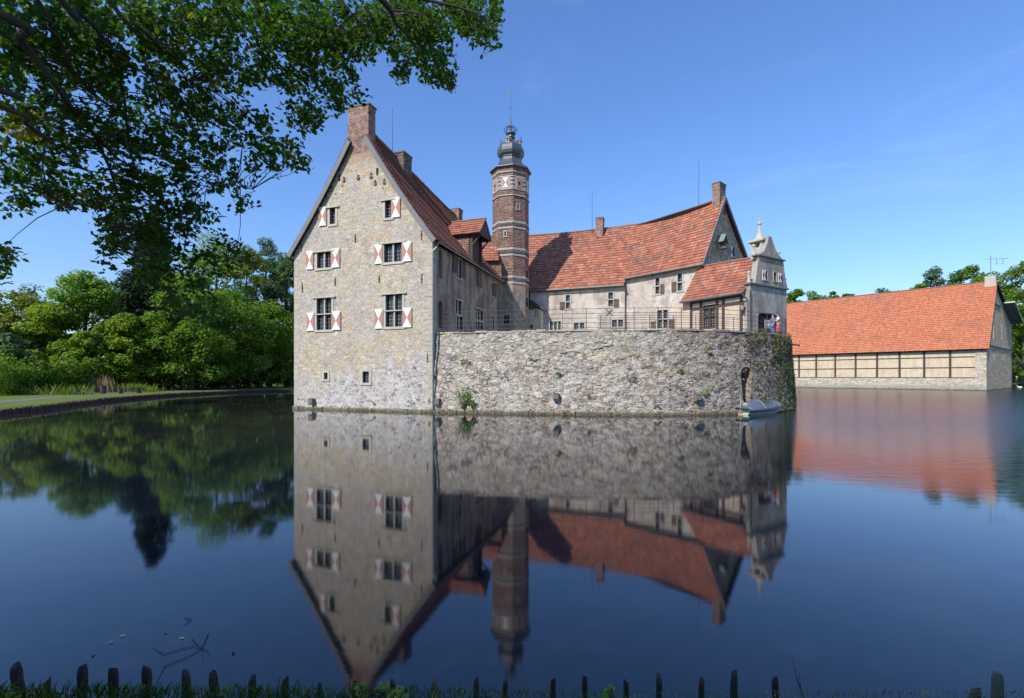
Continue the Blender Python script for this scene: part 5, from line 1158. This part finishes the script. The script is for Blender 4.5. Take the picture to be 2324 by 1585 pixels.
rL = Vector((BAx.x+e2.x*aw, BAx.y+e2.y*aw, azp+.05)); rR = Vector((BB.x+e2.x*aw+bdv.x*.4, BB.y+e2.y*aw+bdv.y*.4, azp+.05))
eL = WBn.pt(-.2, 7.35, .75); eR = WBn.pt(wL+.4, 7.35, .75)
tiled_roof('roof_slope', [eL, eR], [rL, rR], M['tile_barn'], barn, .36, .45, k=2, amp=.06, step=.08, sag=.04)
rbE = Vector((BB.x+e2.x*rbx[0]+bdv.x*.4, BB.y+e2.y*rbx[0]+bdv.y*.4, rbx[1])); rbW = rbE-Vector((bdv.x, bdv.y, 0))*(wL+.6)
tiled_roof('rear_roof', [rbE, rbW], [rR, rL], M['tile_barn'], barn, .33, .40, k=2)
ridge_caps([rL+Vector((0, 0, .1)), rR+Vector((0, 0, .1))], barn, .16, seg=.5)
p0 = rR-Vector((bdv.x, bdv.y, 0))*.9; mb = MB(); c2 = Vector((p0.x, p0.y)); Q_ = [c2+bdv*a_+e2*b_ for a_, b_ in ((-.75, -.7), (.75, -.7), (.75, .7), (-.75, .7))]
mb.box8([(q.x, q.y, azp-1.6) for q in Q_]+[(q.x, q.y, azp+1.1) for q in Q_]); cb_ = mb.build('chimney', M['sandstone'], barn)
mb = MB(); mb.tube([(c2.x, c2.y, azp+1), (c2.x, c2.y, azp+5)], .04, 5); mb.bar((c2.x-1, c2.y, azp+4.3), (c2.x+3.4, c2.y+.2, azp+4.5), .05); mb.bar((c2.x+.6, c2.y, azp+3.4), (c2.x+2.6, c2.y+.2, azp+3.5), .045); mb.bar((c2.x+1.2, c2.y+.1, azp+3.4), (c2.x+1.2, c2.y+.1, azp+4.4), .04); mb.bar((c2.x+2.4, c2.y+.1, azp+3.4), (c2.x+2.4, c2.y+.1, azp+4.4), .04)
mb.build('weather_vane', M['iron'], cb_)
h0 = WE.pt(P_[1][0], P_[1][1]+.2, .3); h1 = WE.pt(P_[1][0]+13, P_[1][1]-3.0, .3); mb = MB()
mb.bar(h0, h1, 3.0, .25, up=(0, 0, 1)); mb.build('side_roof', M['zinc'], barn)

# ================================================================== TREES
def tree(name, label, x, topy, Y, rw, mat, n_leaf=6000, size=.42, low=1.2, bark='bark_g', group='trees on the left bank', blobs=42, flat=.62, cone=False, droop=0.0, airy=0.0, zbase=GZ):
    """x, topy, rw measured on the photograph; Y is the real distance"""
    X = (x-CX)/F*Y; zt_ = CZ+(HY-topy)/F*Y; r_ = rw/F*Y*1.08; low = max(low, zt_-4.2*r_) if not cone else low; blobs = int(blobs*1.5) if not cone else blobs; n_leaf = int(n_leaf*1.45); t = thing(name, label, 'tree', (X, Y, zbase), group)
    h = zt_-low; cz_ = low+h*.5; BC = []; BR = []
    rs = random.Random(int(x*7+topy)); k = 0
    while len(BC) < blobs and k < 4000:
        k += 1; u_ = rs.random()
        if cone:
            z = low+h*u_**.85; rad = r_*(1-((z-low)/h))**.75*1.0+.3; a_ = rs.uniform(0, 6.283); q = rad*rs.uniform(.4, 1); BC.append((X+q*math.cos(a_), Y+q*math.sin(a_), z)); BR.append(.5+.30*rad)
        else:
            a_ = rs.uniform(0, 6.283); v_ = rs.uniform(-1, 1); q = rs.uniform(.1, .9)**.5; hr = math.sqrt(max(0, 1-v_*v_))*(1.0 if v_ < 0 else .92)
            if v_ < -.2: hr = max(hr, .75)
            rad = r_*hr*q; z = cz_+h*.5*v_*.93; BC.append((X+rad*math.cos(a_)*1.0, Y+rad*math.sin(a_), z)); BR.append(r_*rs.uniform(.20, .40))
    BC = np.array(BC); BR = np.array(BR); wt = BR**2; wt /= wt.sum(); idx = rng.choice(len(BC), n_leaf, p=wt)
    d = rng.normal(size=(n_leaf, 3)); d /= np.linalg.norm(d, axis=1)[:, None]; rr_ = rng.uniform(.35, 1.08, n_leaf)**.6
    off = d*rr_[:, None]*BR[idx][:, None]; off[:, 2] *= flat
    if droop: off[:, 2] -= droop*(off[:, 0]**2+off[:, 1]**2)**.5
    Cn = BC[idx]+off; Cn[:, 2] = np.maximum(Cn[:, 2], zbase+.1)
    Nm = d*.6+rng.normal(size=(n_leaf, 3))*.45+np.array([0, 0, .75])
    leaves_mesh('crown', Cn, Nm, rng.uniform(.6, 1.35, n_leaf)*size, mat, t, 'quad', .72 if not cone else .4)
    tr = MB(); r0 = .018*h+.12; top = Vector((X, Y, zt_-h*.12)); tr.tube([(X, Y, zbase-.3), (X+.1, Y, zbase+h*.12), (X-.15, Y, cz_), (top.x, top.y, top.z-h*.12)], [r0*1.25, r0, r0*.6, r0*.12], 8)
    tr.build('trunk', M[bark], t)
    if not cone:
        lm = MB()
        for i in [k for k in range(len(BC)) if BC[k][2] < cz_+h*.22][::max(1, len(BC)//14)]:
            b = Vector(BC[i]); s_ = Vector((X, Y, max(zbase+h*.15, b.z-h*.25))); lm.tube([s_, s_.lerp(b, .5)+Vector((0, 0, .4)), b], [r0*.4, r0*.25, r0*.08], 5)
        lm.build('limbs', M[bark], t)
    return t
LT = [('broadleaf_tree', 'loose light green tree at the far left edge of the bank', 25, 655, 66, 75, 'leaf_e', 7000),
      ('broadleaf_tree', 'thin airy tree whose bare limbs show against the sky at far left', 95, 640, 84, 62, 'leaf_c', 3600),
      ('broadleaf_tree', 'round dense tree left of the dark spruce', 195, 618, 70, 72, 'leaf_a', 8500),
      ('broadleaf_tree', 'shorter tree tucked between the round tree and the spruce', 268, 655, 82, 62, 'leaf_a', 5000),
      ('broadleaf_tree', 'wide mid green tree directly right of the spruce', 432, 612, 74, 78, 'leaf_a', 8500),
      ('broadleaf_tree', 'tallest lime green tree behind the left bank', 492, 528, 90, 78, 'leaf_b', 9500),
      ('broadleaf_tree', 'lime green tree between the tallest tree and the birch', 560, 556, 92, 66, 'leaf_e', 9500),
      ('birch_tree', 'feathery blue green birch rising behind the lime trees', 604, 543, 108, 46, 'leaf_c', 8500),
      ('willow_tree', 'pale drooping willow next to the stone house', 650, 590, 96, 50, 'leaf_c', 9500),
      ('birch_tree', 'thin grey green birch partly behind the left eave of the house', 652, 572, 118, 36, 'leaf_c', 6500),
      ('broadleaf_tree', 'dark bushy tree low in front of the willow', 612, 690, 91, 70, 'leaf_a', 8500),
      ('broadleaf_tree', 'dense lower tree overhanging the shaded bank', 520, 665, 82, 88, 'leaf_a', 10000),
      ('broadleaf_tree', 'broad low tree hanging over the bench side of the bank', 385, 690, 73, 62, 'leaf_a', 7500),
      ('broadleaf_tree', 'bright young tree above the dry reeds', 278, 715, 69, 52, 'leaf_b', 6000),
      ('broadleaf_tree', 'full green tree leaning over the litter bin', 120, 690, 66, 62, 'leaf_b', 8000),
      ('broadleaf_tree', 'low bushy tree filling the left corner behind the grass', 5, 760, 58, 52, 'leaf_c', 6000), ('broadleaf_tree', 'light green tree between the leaning one and the spruce side of the bank', 200, 755, 66, 45, 'leaf_b', 5500), ('broadleaf_tree', 'young tree just right of the far left corner tree', 62, 725, 70, 48, 'leaf_a', 5500)]
for nm, lb, x, ty, Y, rw, mt, n_ in LT:
    wil = nm == 'willow_tree'
    tree(nm, lb, x, ty, Y, rw, M[mt], n_, size=.42 if nm != 'birch_tree' else .36, blobs=46 if nm != 'birch_tree' else 26, droop=.5 if wil else 0, low=1.4 if Y < 80 else 2.0, bark='bark' if Y < 100 else 'bark_g')
tree('spruce_tree', 'tall dark spruce standing above the leafy trees on the left bank', 346, 492, 80, 76, M['needle'], 17000, .6, 6, 'bark', 'trees on the left bank', 150, .6, cone=True)
RT_ = [('green tree top just right of the gatehouse gable', 1808, 652, 150, 34), ('tree top second to the right of the gatehouse gable', 1848, 655, 165, 34), ('small tree top over the left third of the barn ridge', 1890, 662, 175, 18), ('smallest tree top peeping over the barn ridge', 1925, 664, 180, 17),
       ('flat tree top over the middle of the barn ridge', 2008, 648, 165, 40), ('small dark tree top right of the flat one over the barn ridge', 2088, 640, 150, 24), ('tall feathery tree over the right part of the barn ridge', 2142, 596, 150, 46), ('bright tree beside the feathery one over the barn ridge', 2196, 602, 145, 40),
       ('tree right behind the barn weather vane', 2246, 610, 140, 44), ('big tree at the right end of the barn', 2292, 612, 128, 40), ('tree cut by the right edge of the picture', 2326, 592, 122, 40), ('low tree overhanging the water right of the barn', 2325, 690, 118, 44), ('lowest dark tree at the water behind the barn corner', 2300, 745, 132, 40)]
for i, (lb, x, ty, Y, rw) in enumerate(RT_):
    tree('broadleaf_tree', lb, x, ty, Y+(22 if x > 2280 else 0), rw, M['leaf_c' if x in (2142, 2008, 1925) else 'leaf_a'], 5200 if rw > 30 else 2600, .62, 2 if x < 2280 else 1, 'bark_g', 'trees behind the barn', 30, .65)
# undergrowth
def hedge(name, label, x0, x1, y0, y1, Y0, Y1, n_, mat, size=.3, blobs_=20):
    C_ = []; rs = random.Random(int(x0)); bl = []
    for k in range(blobs_): u_ = (k+rs.random())/blobs_; Yq = Y0+(Y1-Y0)*u_; xq = x0+(x1-x0)*u_; h = (y1-(y0+(y1-y0)*rs.uniform(0, .45)))/F*Yq; bl.append(((xq-CX)/F*Yq, Yq+rs.uniform(-1.2, 1.2), h, rs.uniform(.9, 1.7)))
    for _ in range(n_): b = rs.choice(bl); a_ = rs.uniform(0, 6.28); q = b[3]*rs.uniform(.3, 1); C_.append((b[0]+q*math.cos(a_), b[1]+q*math.sin(a_), GZ+b[2]*rs.random()**.7*(1.12-.45*(q/b[3])**2)))
    o = leaves_mesh(name, C_, rng.normal(size=(n_, 3))+np.array([0, -.4, .8]), rng.uniform(.6, 1.3, n_)*size, mat, None, 'quad', .6); o['kind'] = 'stuff'; o['label'] = label
hedge('undergrowth', 'tangled green undergrowth under the trees of the left bank', -30, 280, 800, 890, 52, 68, 11000, M['leaf_a'], .34, 26)
hedge('undergrowth', 'dark shaded undergrowth below the trees near the house', 330, 700, 812, 880, 70, 96, 12000, M['leaf_d'], .40, 30)
hedge('far_woodland', 'dark wood closing the view far behind the left bank', -160, 760, 752, 868, 128, 150, 34000, M['leaf_d'], 1.3, 80)
hedge('far_woodland', 'dark wood closing the view behind the barn end', 2250, 2500, 700, 868, 165, 170, 12000, M['leaf_a'], 1.3, 30)
xr_ = np.r_[rng.normal(232, 16, 420), rng.normal(205, 14, 160), rng.normal(300, 20, 120)]
rd = [((x-CX)/F*Y, Y, GZ) for x, Y in zip(xr_, rng.uniform(62.5, 65.5, 700))]
o = blades('dry_reeds', rd, rng.uniform(.9, 2.6, 700)*np.exp(-((xr_-232)/60)**2), .035, .16, M['reed']); o['kind'] = 'stuff'; o['label'] = 'tall dry reeds behind the bench and litter bin'
rd = [((x-CX)/F*Y, Y, GZ) for x, Y in zip(np.r_[rng.normal(300, 26, 1500), rng.uniform(-20, 210, 1500)], np.r_[rng.uniform(63.5, 66, 1500), rng.uniform(54, 58, 1500)])]
o = blades('tall_grass', rd, rng.uniform(.15, 1.0, 3000)*rng.uniform(.5, 1.5, 3000), .05, .5, [M['leaf_a'], M['drygrass']], None, rng.choice([0, 1], 3000, p=[.75, .25])); o['kind'] = 'stuff'; o['label'] = 'tall green grass along the far side of the path'
# bench, bin
bp0 = px(270, 893, 58.6); bp1 = px(322, 890, 60.2); Wb = Wall((bp0.x, bp0.y), (bp1.x, bp1.y)); bench = thing('park_bench', 'backless dark bench with two block legs beside the path', 'bench', (bp0.x, bp0.y, GZ))
mb = MB(); 
for k in range(3): Wb.box(mb, 0, Wb.L, GZ+.55, GZ+.63, -.5+k*.17, -.5+k*.17+.15)
mb.build('seat', M['timber'], bench)
for a in (0.0, Wb.L-.42): mb = MB(); Wb.prism(mb, [(a, GZ), (a+.42, GZ), (a+.36, GZ+.549), (a+.04, GZ+.549)], -.48, -.02); mb.build('leg', M['timber'], bench)
q = px(233.5, 895, 58); mb = MB(); mb.lathe((q.x, q.y), [(.29, GZ), (.30, GZ+.9), (.33, GZ+.9), (.33, GZ+.97), (.25, GZ+.97), (.25, GZ+.8)], 10)
binn = tag(mb.build('litter_bin', M['timber']), 'dark round litter bin beside the path left of the bench', 'litter bin')
# stakes revetting the left bank
sp = []; Ls = sum((LS[i+1]-LS[i]).length for i in range(len(LS)-1)); x = 0.0
st0 = None; cnt = 0
pts = [poly_at(LS, t) for t in np.linspace(0, 1, 900)]; pts = [p for p in pts if p.y > 29]
proto = None; acc = 0; last = pts[0]
for p in pts:
    if (p-last).length < .235 and proto is not None: continue
    last = p
    if cnt >= 270: break
    if proto is None:
        mb = MB(); mb.lathe((0, 0), [(.085, -.7), (.085, .30), (.075, .37), (.04, .40)], 6); proto = mb.build('bank_stake', M['stake']); proto.location = p; o = proto
    else: o = proto.copy(); COL.objects.link(o); o.location = p; o.rotation_euler = (random.uniform(-.05, .05), random.uniform(-.05, .05), random.random()*3); o.scale = (1, 1, random.uniform(.85, 1.15))
    nn = random.uniform(-.03, .08); o.location.x += nn; cnt += 1
    tag(o, 'short dark stake in the close row edging the left bank', 'stake', 'stakes along the left bank')
# duck
q = px(2314, 879, 104); q.z = 0
mb = MB(); dk = thing('duck', 'white duck floating on the water right of the barn', 'duck', (q.x, q.y, 0))
skinned('body', [q+Vector((.55, 0, .3)), q+Vector((.2, 0, .17)), q+Vector((-.25, 0, .18)), q+Vector((-.42, 0, .36)), q+Vector((-.46, 0, .55)), q+Vector((-.60, 0, .57))], [(0, 1), (1, 2), (2, 3), (3, 4), (4, 5)], [.05, .24, .22, .09, .10, .03], M['white'], dk, root=1)

# ================================================================== NEAR BANK
posts = [(35, 1508, 27, -.12), (107, 1541, 20, .1), (187, 1508, 26, 0), (257, 1514, 26, 0), (333, 1511, 25, 0), (421, 1523, 23, -.05), (483, 1527, 24, -.08), (572, 1535, 22, 0), (648, 1535, 20, 0), (725, 1550, 14, -.1), (806, 1541, 17, 0),
         (892, 1543, 18, .03), (987, 1538, 17, 0), (1081, 1543, 17, 0), (1146, 1544, 17, 0), (1255, 1538, 17, 0), (1327, 1534, 17, 0), (1421, 1542, 17, 0), (1496, 1531, 18, 0), (1593, 1542, 17, .03), (1666, 1524, 20, 0), (1758, 1535, 19, -.08), (2215, 1558, 26, .12), (2265, 1525, 28, .04)]
names_ = ['leftmost', 'second', 'third', 'fourth', 'fifth', 'sixth', 'seventh', 'eighth', 'ninth', 'tenth', 'eleventh', 'twelfth', 'thirteenth', 'fourteenth', 'fifteenth', 'sixteenth', 'seventeenth', 'eighteenth', 'nineteenth', 'twentieth', 'twenty-first', 'twenty-second', 'twenty-third', 'rightmost']
looks = ['leaning dark', 'short pointed stub of a', 'broad mossy', 'chipped dark', 'squared dark', 'mossy dark', 'slanting dark', 'slim dark', 'slim dark', 'tiny broken', 'slim dark', 'greenish', 'pale lichened', 'slim dark', 'slim brownish', 'square topped dark', 'white spotted dark', 'squat dark', 'tall dark', 'slim dark', 'tallest dark', 'left leaning dark', 'pale leaning', 'thick pale topped']
for i, (x, y, w_, ln) in enumerate(posts):
    Y = 3.75+.05*math.sin(i*2.1); t = px(x, y, Y); r_ = w_/F*Y/2*.78; bx = t.x-ln*(t.z+.6); mb = MB(); n_ = 9
    prof = []; zt2 = t.z; k0 = len(mb.v); seg = 14
    for s_ in range(seg+1):
        u_ = s_/seg; z = -.6+(zt2+.6)*u_; cx_ = bx+(t.x-bx)*u_
        for j in range(n_):
            a_ = 2*math.pi*j/n_; rr = r_*(1.12-.12*u_)*(1+.16*mn.noise(Vector((math.cos(a_)*2+i*3, math.sin(a_)*2, z*9))))*(.80 if s_ == seg else 1)
            mb.v.append((cx_+rr*math.cos(a_), Y+rr*math.sin(a_), z-(.012 if s_ == seg else 0)+(.02*math.sin(a_+i) if s_ >= seg-1 else 0)))
    for s_ in range(seg):
        for j in range(n_): a_ = k0+s_*n_+j; b = k0+s_*n_+(j+1) % n_; mb.f.append((a_, b, b+n_, a_+n_)); mb.m.append(0)
    mb.f.append(tuple(k0+seg*n_+j for j in range(n_))); mb.m.append(0)
    o = mb.build('bank_post', M['post_l'] if i in (12, 22, 23) else M['post']); tag(o, looks[i]+' wooden post, '+names_[i]+' from the left in the near row', 'post', 'wooden posts along the near bank')
nb_ = 16000; xs = rng.uniform(-4.2, 4.2, nb_); ys = rng.uniform(2.6, 3.14, nb_)
hgt = rng.uniform(.02, .075, nb_)*np.interp(xs, [-4, -1.4, -.4, .6, 1.0, 4], [1.25, 1.2, .8, .35, .25, .25])
zz_ = np.full(nb_, .48)
o = blades('bank_grass', np.stack([xs, ys, zz_], 1), hgt, .006, .6, [M['grassb'], M['herb']], None, rng.choice([0, 1], nb_, p=[.8, .2])); o['kind'] = 'stuff'; o['label'] = 'grass along the edge of the near bank'
for i, (x, y, h, w_, n_, lb) in enumerate([(835, 1572, .10, .10, 70, 'bright leafy weed at the foot of the eleventh post'), (868, 1578, .08, .12, 70, 'bright weed between two posts near the mirrored gable'), (905, 1578, .07, .1, 50, 'low bright weed below the greenish post'), (1392, 1568, .11, .05, 40, 'upright green sprig beside a slim post right of centre'), (500, 1575, .07, .1, 50, 'broad leaved weed in the grass left of centre'), (330, 1565, .10, .08, 40, 'dark leafy weed in front of the fifth post'), (50, 1560, .10, .12, 60, 'dark leafy weed in the lower left corner')]):
    q = px(x, y, 3.05); q.z = .49; plant('bank_weed', lb, 'plant', q, h, w_, n_, M['herb'] if i < 5 else M['grassb'], .035, 'weeds on the near bank')
# twigs and leaves floating on the moat
def wp(x, y, z=.008): Y = (CZ-z)*F/(y-HY); return Vector(((x-CX)/F*Y, Y, z))
tw_ = lambda c: (c[0]/1.367/1.7625, (2400+c[1]/1.367)/1.7625)
mb = MB()
for ch_ in [[(838, 257), (895, 298), (1000, 265), (1060, 252), (1105, 263)], [(1105, 263), (1040, 305), (900, 362), (848, 468)], [(1142, 180), (1105, 263), (1145, 290)], [(1050, 210), (1075, 240), (1105, 263)], [(1105, 263), (1110, 328)]]:
    mb.tube([wp(*tw_(c)) for c in ch_], [.003]+[.0028]*(len(ch_)-2)+[.0018], 5)
tag(mb.build('floating_twig', M['bark']), 'forked dead twig floating near the left bank posts', 'twig')
mb = MB(); mb.tube([wp(*tw_(c)) for c in [(1008, 98), (1047, 107), (1010, 135)]], .003, 4); tag(mb.build('floating_twig', M['bark']), 'tiny v shaped twig floating beyond the forked one', 'twig')
for x, y, lb in [(905, 178, 'brown leaf floating just above the forked twig'), (995, 208, 'brown leaf floating beside the forked twig tip'), (606, 231, 'leaf floating left of the forked twig'), (672, 195, 'smallest leaf floating far left of the forked twig'), (1275, 290, 'reddish leaf floating right of the forked twig'), (508, 300, 'pale leaf floating nearest the posts on the left')]:
    q = wp(*tw_((x, y))); o = leaves_mesh('floating_leaf', [tuple(q)], [(0, 0, 1)], .05, M['reed'] if x != 1275 else M['bark'], None, 'oak'); tag(o, lb, 'leaf', 'leaves floating on the moat')
mb = MB(); a = px(1825, 1585, 3.7); b = px(1799, 1500, 3.8); mb.tube([a-Vector((-.05, 0, .3)), a, a.lerp(b, .5)+Vector((-.01, 0, 0)), b], [.006, .005, .004, .002], 4); mb.tube([a.lerp(b, .3), a.lerp(b, .6)+Vector((.015, 0, .02))], [.003, .002], 4)
tag(mb.build('thin_twig', M['bark']), 'thin bare shoot standing up right of the posts', 'twig')

# ================================================================== OVERHANGING OAK
oak = thing('oak_tree', 'overhanging dark oak whose leafy boughs fill the upper left of the view', 'tree', (-7.0, -4.0, .5))
f5 = lambda c: (c[0]/2.793, c[1]/2.793)
f6b = lambda c: ((1000+c[0]/2.1127)/1.7625, c[1]/2.1127/1.7625)
fork = Vector((-6.6, -3.2, 5.2))
BR_ = [([(0, 90), (120, 240), (240, 390), (340, 520), (420, 640), (500, 740), (600, 860), (640, 950), (700, 1080), (750, 1250), (800, 1380)], 5.0, 8.0, .075, .012),
       ([(390, 0), (470, 70), (560, 130), (640, 220), (690, 330), (740, 450), (780, 580), (795, 700), (810, 870), (850, 1050), (920, 1200), (1060, 1320)], 5.4, 8.4, .060, .008),
       ([(-20, 670), (160, 780), (300, 880), (450, 1000), (540, 1080)], 5.0, 6.6, .045, .010),
       ([(690, 0), (850, 150), (950, 230), (1000, 300), (1100, 400), (1200, 520)], 5.6, 7.4, .045, .008),
       ([(640, 250), (860, 430), (1000, 530), (1090, 570)], 6.0, 7.2, .022, .008),
       ([(600, 860), (740, 1000), (860, 1080), (900, 1180), (1000, 1290)], 7.0, 8.4, .030, .008),
       ([(820, 920), (950, 970), (1100, 1040), (1250, 1110), (1420, 1160), (1600, 1200)], 7.6, 8.6, .022, .006),
       ([(240, 0), (270, 150), (380, 250), (430, 400), (520, 520), (640, 640), (740, 700)], 5.2, 7.2, .035, .008),
       ([(-20, 570), (60, 585), (130, 600)], 4.8, 5.4, .05, .012), ([(300, 885), (270, 1010), (290, 1150), (360, 1280), (480, 1330)], 5.9, 6.6, .018, .006), ([(600, 1340), (690, 1440), (670, 1560)], 7.0, 7.4, .012, .005)]
br_pts = []
for j, (pl_, Ya, Yb, ra_, rb_) in enumerate(BR_):
    n_ = len(pl_); pts = []
    for i, c in enumerate(pl_): X_, Y_ = f5(c); Yq = Ya+(Yb-Ya)*i/(n_-1)+.15*math.sin(i*1.3+j); pts.append(px(X_, Y_, Yq))
    ra_ *= .58; rs_ = [ra_+(rb_-ra_)*i/(n_-1) for i in range(n_)]
    if pl_[0][0] < 1 or pl_[0][1] < 1: pts = [fork+Vector((0, 0, .2*j)), (Vector((pts[0].x*1.25-1.0, pts[0].y*.8, pts[0].z+.5)) if pl_[0][0] < 1 else pts[0]+Vector((-.8, -1.1, 1.7)))]+pts; rs_ = [ra_*1.9, ra_*1.15]+rs_
    mb = MB(); mb.tube(smooth_path(pts, 4), list(np.interp(np.linspace(0, len(pts)-1, (len(pts)-1)*4+1), range(len(pts)), rs_)), 8); mb.build('branch', M['bark'], oak); br_pts += smooth_path(pts, 6)
for pl_, ra_ in [([(1115, 0), (1190, 90), (1230, 200), (1330, 290), (1400, 390)], .022), ([(1190, 90), (1340, 100), (1440, 130)], .014), ([(1100, -60), (1400, -20), (1750, 60), (1950, 130)], .02), ([(840, 90), (930, 190), (1000, 300)], .012)]:
    pts = [px(*f6b(c), 7.0+.12*i) for i, c in enumerate(pl_)]
    if pl_[0][1] <= 0: pts = [fork+Vector((0, 0, 1)), Vector((-3.6, 2.5, 8.6))]+pts
    rs_ = list(np.linspace(ra_*(3 if pl_[0][1] <= 0 else 1), ra_*.35, len(pts))); mb = MB(); mb.tube(pts, rs_, 7); mb.build('branch', M['bark'], oak); br_pts += smooth_path(pts, 6)
mb = MB(); mb.tube([(-7.2, -4.2, .3), (-7.0, -4.0, 2), (-6.9, -3.7, 3.6), tuple(fork)+()], [.48, .36, .33, .30], 12); mb.tube([tuple(fork), (-7.5, -2.6, 8), (-7.8, -1.5, 11)], [.28, .2, .08], 8); mb.build('trunk', M['bark'], oak)
# leaf masses (cx, cy, rx, ry, tufts) measured on the photograph
BL = [(90, 60, 120, 85, 110), (260, 60, 110, 80, 100), (420, 60, 110, 85, 95), (560, 50, 90, 70, 80), (690, 60, 90, 75, 100), (800, 70, 80, 70, 95), (905, 50, 80, 55, 90), (1000, 45, 80, 48, 80), (1085, 35, 50, 50, 48),
      (640, 150, 70, 55, 42), (750, 140, 70, 60, 50), (700, 225, 60, 50, 20), (790, 205, 35, 40, 16), (690, 275, 32, 22, 16), (935, 110, 55, 55, 40), (990, 155, 45, 45, 30), (915, 165, 22, 20, 9), (1015, 180, 22, 20, 10), (1100, 75, 28, 35, 16),
      (60, 200, 80, 75, 48), (180, 180, 80, 80, 52), (300, 190, 80, 75, 44), (420, 190, 80, 65, 48), (520, 175, 65, 60, 40), (470, 265, 70, 55, 34), (560, 300, 60, 45, 26), (640, 345, 48, 30, 20), (600, 370, 45, 25, 12), (670, 370, 25, 16, 7),
      (60, 300, 75, 60, 42), (170, 300, 70, 60, 46), (280, 300, 65, 60, 42), (370, 320, 65, 60, 40), (450, 360, 55, 50, 30), (520, 400, 55, 35, 13), (555, 470, 28, 28, 6), (40, 390, 50, 45, 22), (110, 390, 60, 50, 28), (45, 465, 35, 22, 8), (145, 440, 45, 35, 18),
      (240, 420, 60, 60, 42), (310, 440, 60, 60, 40), (390, 440, 65, 60, 34), (290, 520, 60, 45, 32), (370, 520, 55, 40, 26), (440, 500, 50, 35, 16), (245, 520, 22, 50, 12), (243, 575, 14, 18, 5), (8, 600, 28, 34, 14), (2, 575, 25, 20, 7),
      (350, 580, 60, 45, 22), (420, 600, 70, 40, 18), (500, 560, 45, 30, 12), (380, 660, 80, 45, 22), (450, 690, 60, 35, 10), (540, 590, 30, 25, 6), (10, 140, 40, 60, 18)]
C_ = []; N_ = []; S_ = []; Y_L = []; M['oak_y'] = leaf_mat('backlit_oak_leaves', (0.16, 0.17, 0.015), (0.34, 0.30, 0.03), .5); tw2 = MB(); bnp = np.array([tuple(p) for p in br_pts])  # oak_y: yellow colour paints in sunlight shining through a backlit cluster
for (cx_, cy_, rx_, ry_, nt_) in BL:
    for _ in range(int(nt_*(.98 if cx_ < 340 and cy_ > 130 else 1.08))):
        while True:
            a_, b_ = random.uniform(-1, 1), random.uniform(-1, 1)
            if a_*a_+b_*b_ < 1: break
        X_, Y_ = cx_+rx_*a_, cy_+ry_*b_; D = 5.4+2.6*min(1, max(0, X_/1000))+1.1*min(1, Y_/500)+random.uniform(-.1, 2.0); c = px(X_, Y_, D)
        dd_ = ((bnp-np.array(c))**2).sum(1); q = Vector(bnp[int(dd_.argmin())])
        if random.random() < .5 and (q-c).length < 1.1 and q.y > 3: tw2.tube([q, q.lerp(c, .35)+Vector((random.gauss(0, .06), random.gauss(0, .06), .05)), q.lerp(c, .7)+Vector((random.gauss(0, .05), random.gauss(0, .05), .03)), c], [.009, .007, .005, .003], 4, cap=False)
        dr_ = (c-q); dr_ = dr_.normalized() if dr_.length > .01 else Vector((1, 0, 0))
        for k in range(random.randint(9, 17)):
            v = Vector((random.gauss(0, 1), random.gauss(0, 1), random.gauss(0, .7))).normalized()*random.uniform(.03, .17)+dr_*random.uniform(-.12, .16); C_.append(tuple(c+v)); N_.append((random.gauss(0, .6), random.gauss(0, .6), random.gauss(.7, .5))); S_.append(random.uniform(.07, .14)); Y_L.append(1 if ((X_-38)/75)**2+((Y_-292)/48)**2 < random.uniform(.3, 1.1) or random.random() < .012 else 0)
leaves_mesh('foliage', C_, N_, S_, [M['oak'], M['oak_y']], oak, 'oak', mi=Y_L); tw2.build('twigs', M['bark'], oak)
# the rest of the crown, over and behind the camera
n_ = 15000; a_ = rng.uniform(0, 6.283, n_); q = np.sqrt(rng.uniform(0, 1, n_)); Cn = np.stack([-7.5+q*7.5*np.cos(a_), -2.5+q*6.0*np.sin(a_), rng.uniform(6.8, 12.5, n_)], 1)
vis = Cn[:, 2]-CZ > .86*np.maximum(Cn[:, 1], .5); out = (Cn[:, 1] < .5) | vis
Cn = Cn[out]; leaves_mesh('upper_crown', Cn, rng.normal(size=(len(Cn), 3))*.5+np.array([0, 0, 1.0]), rng.uniform(.22, .42, len(Cn)), M['oak'], oak, 'oak')
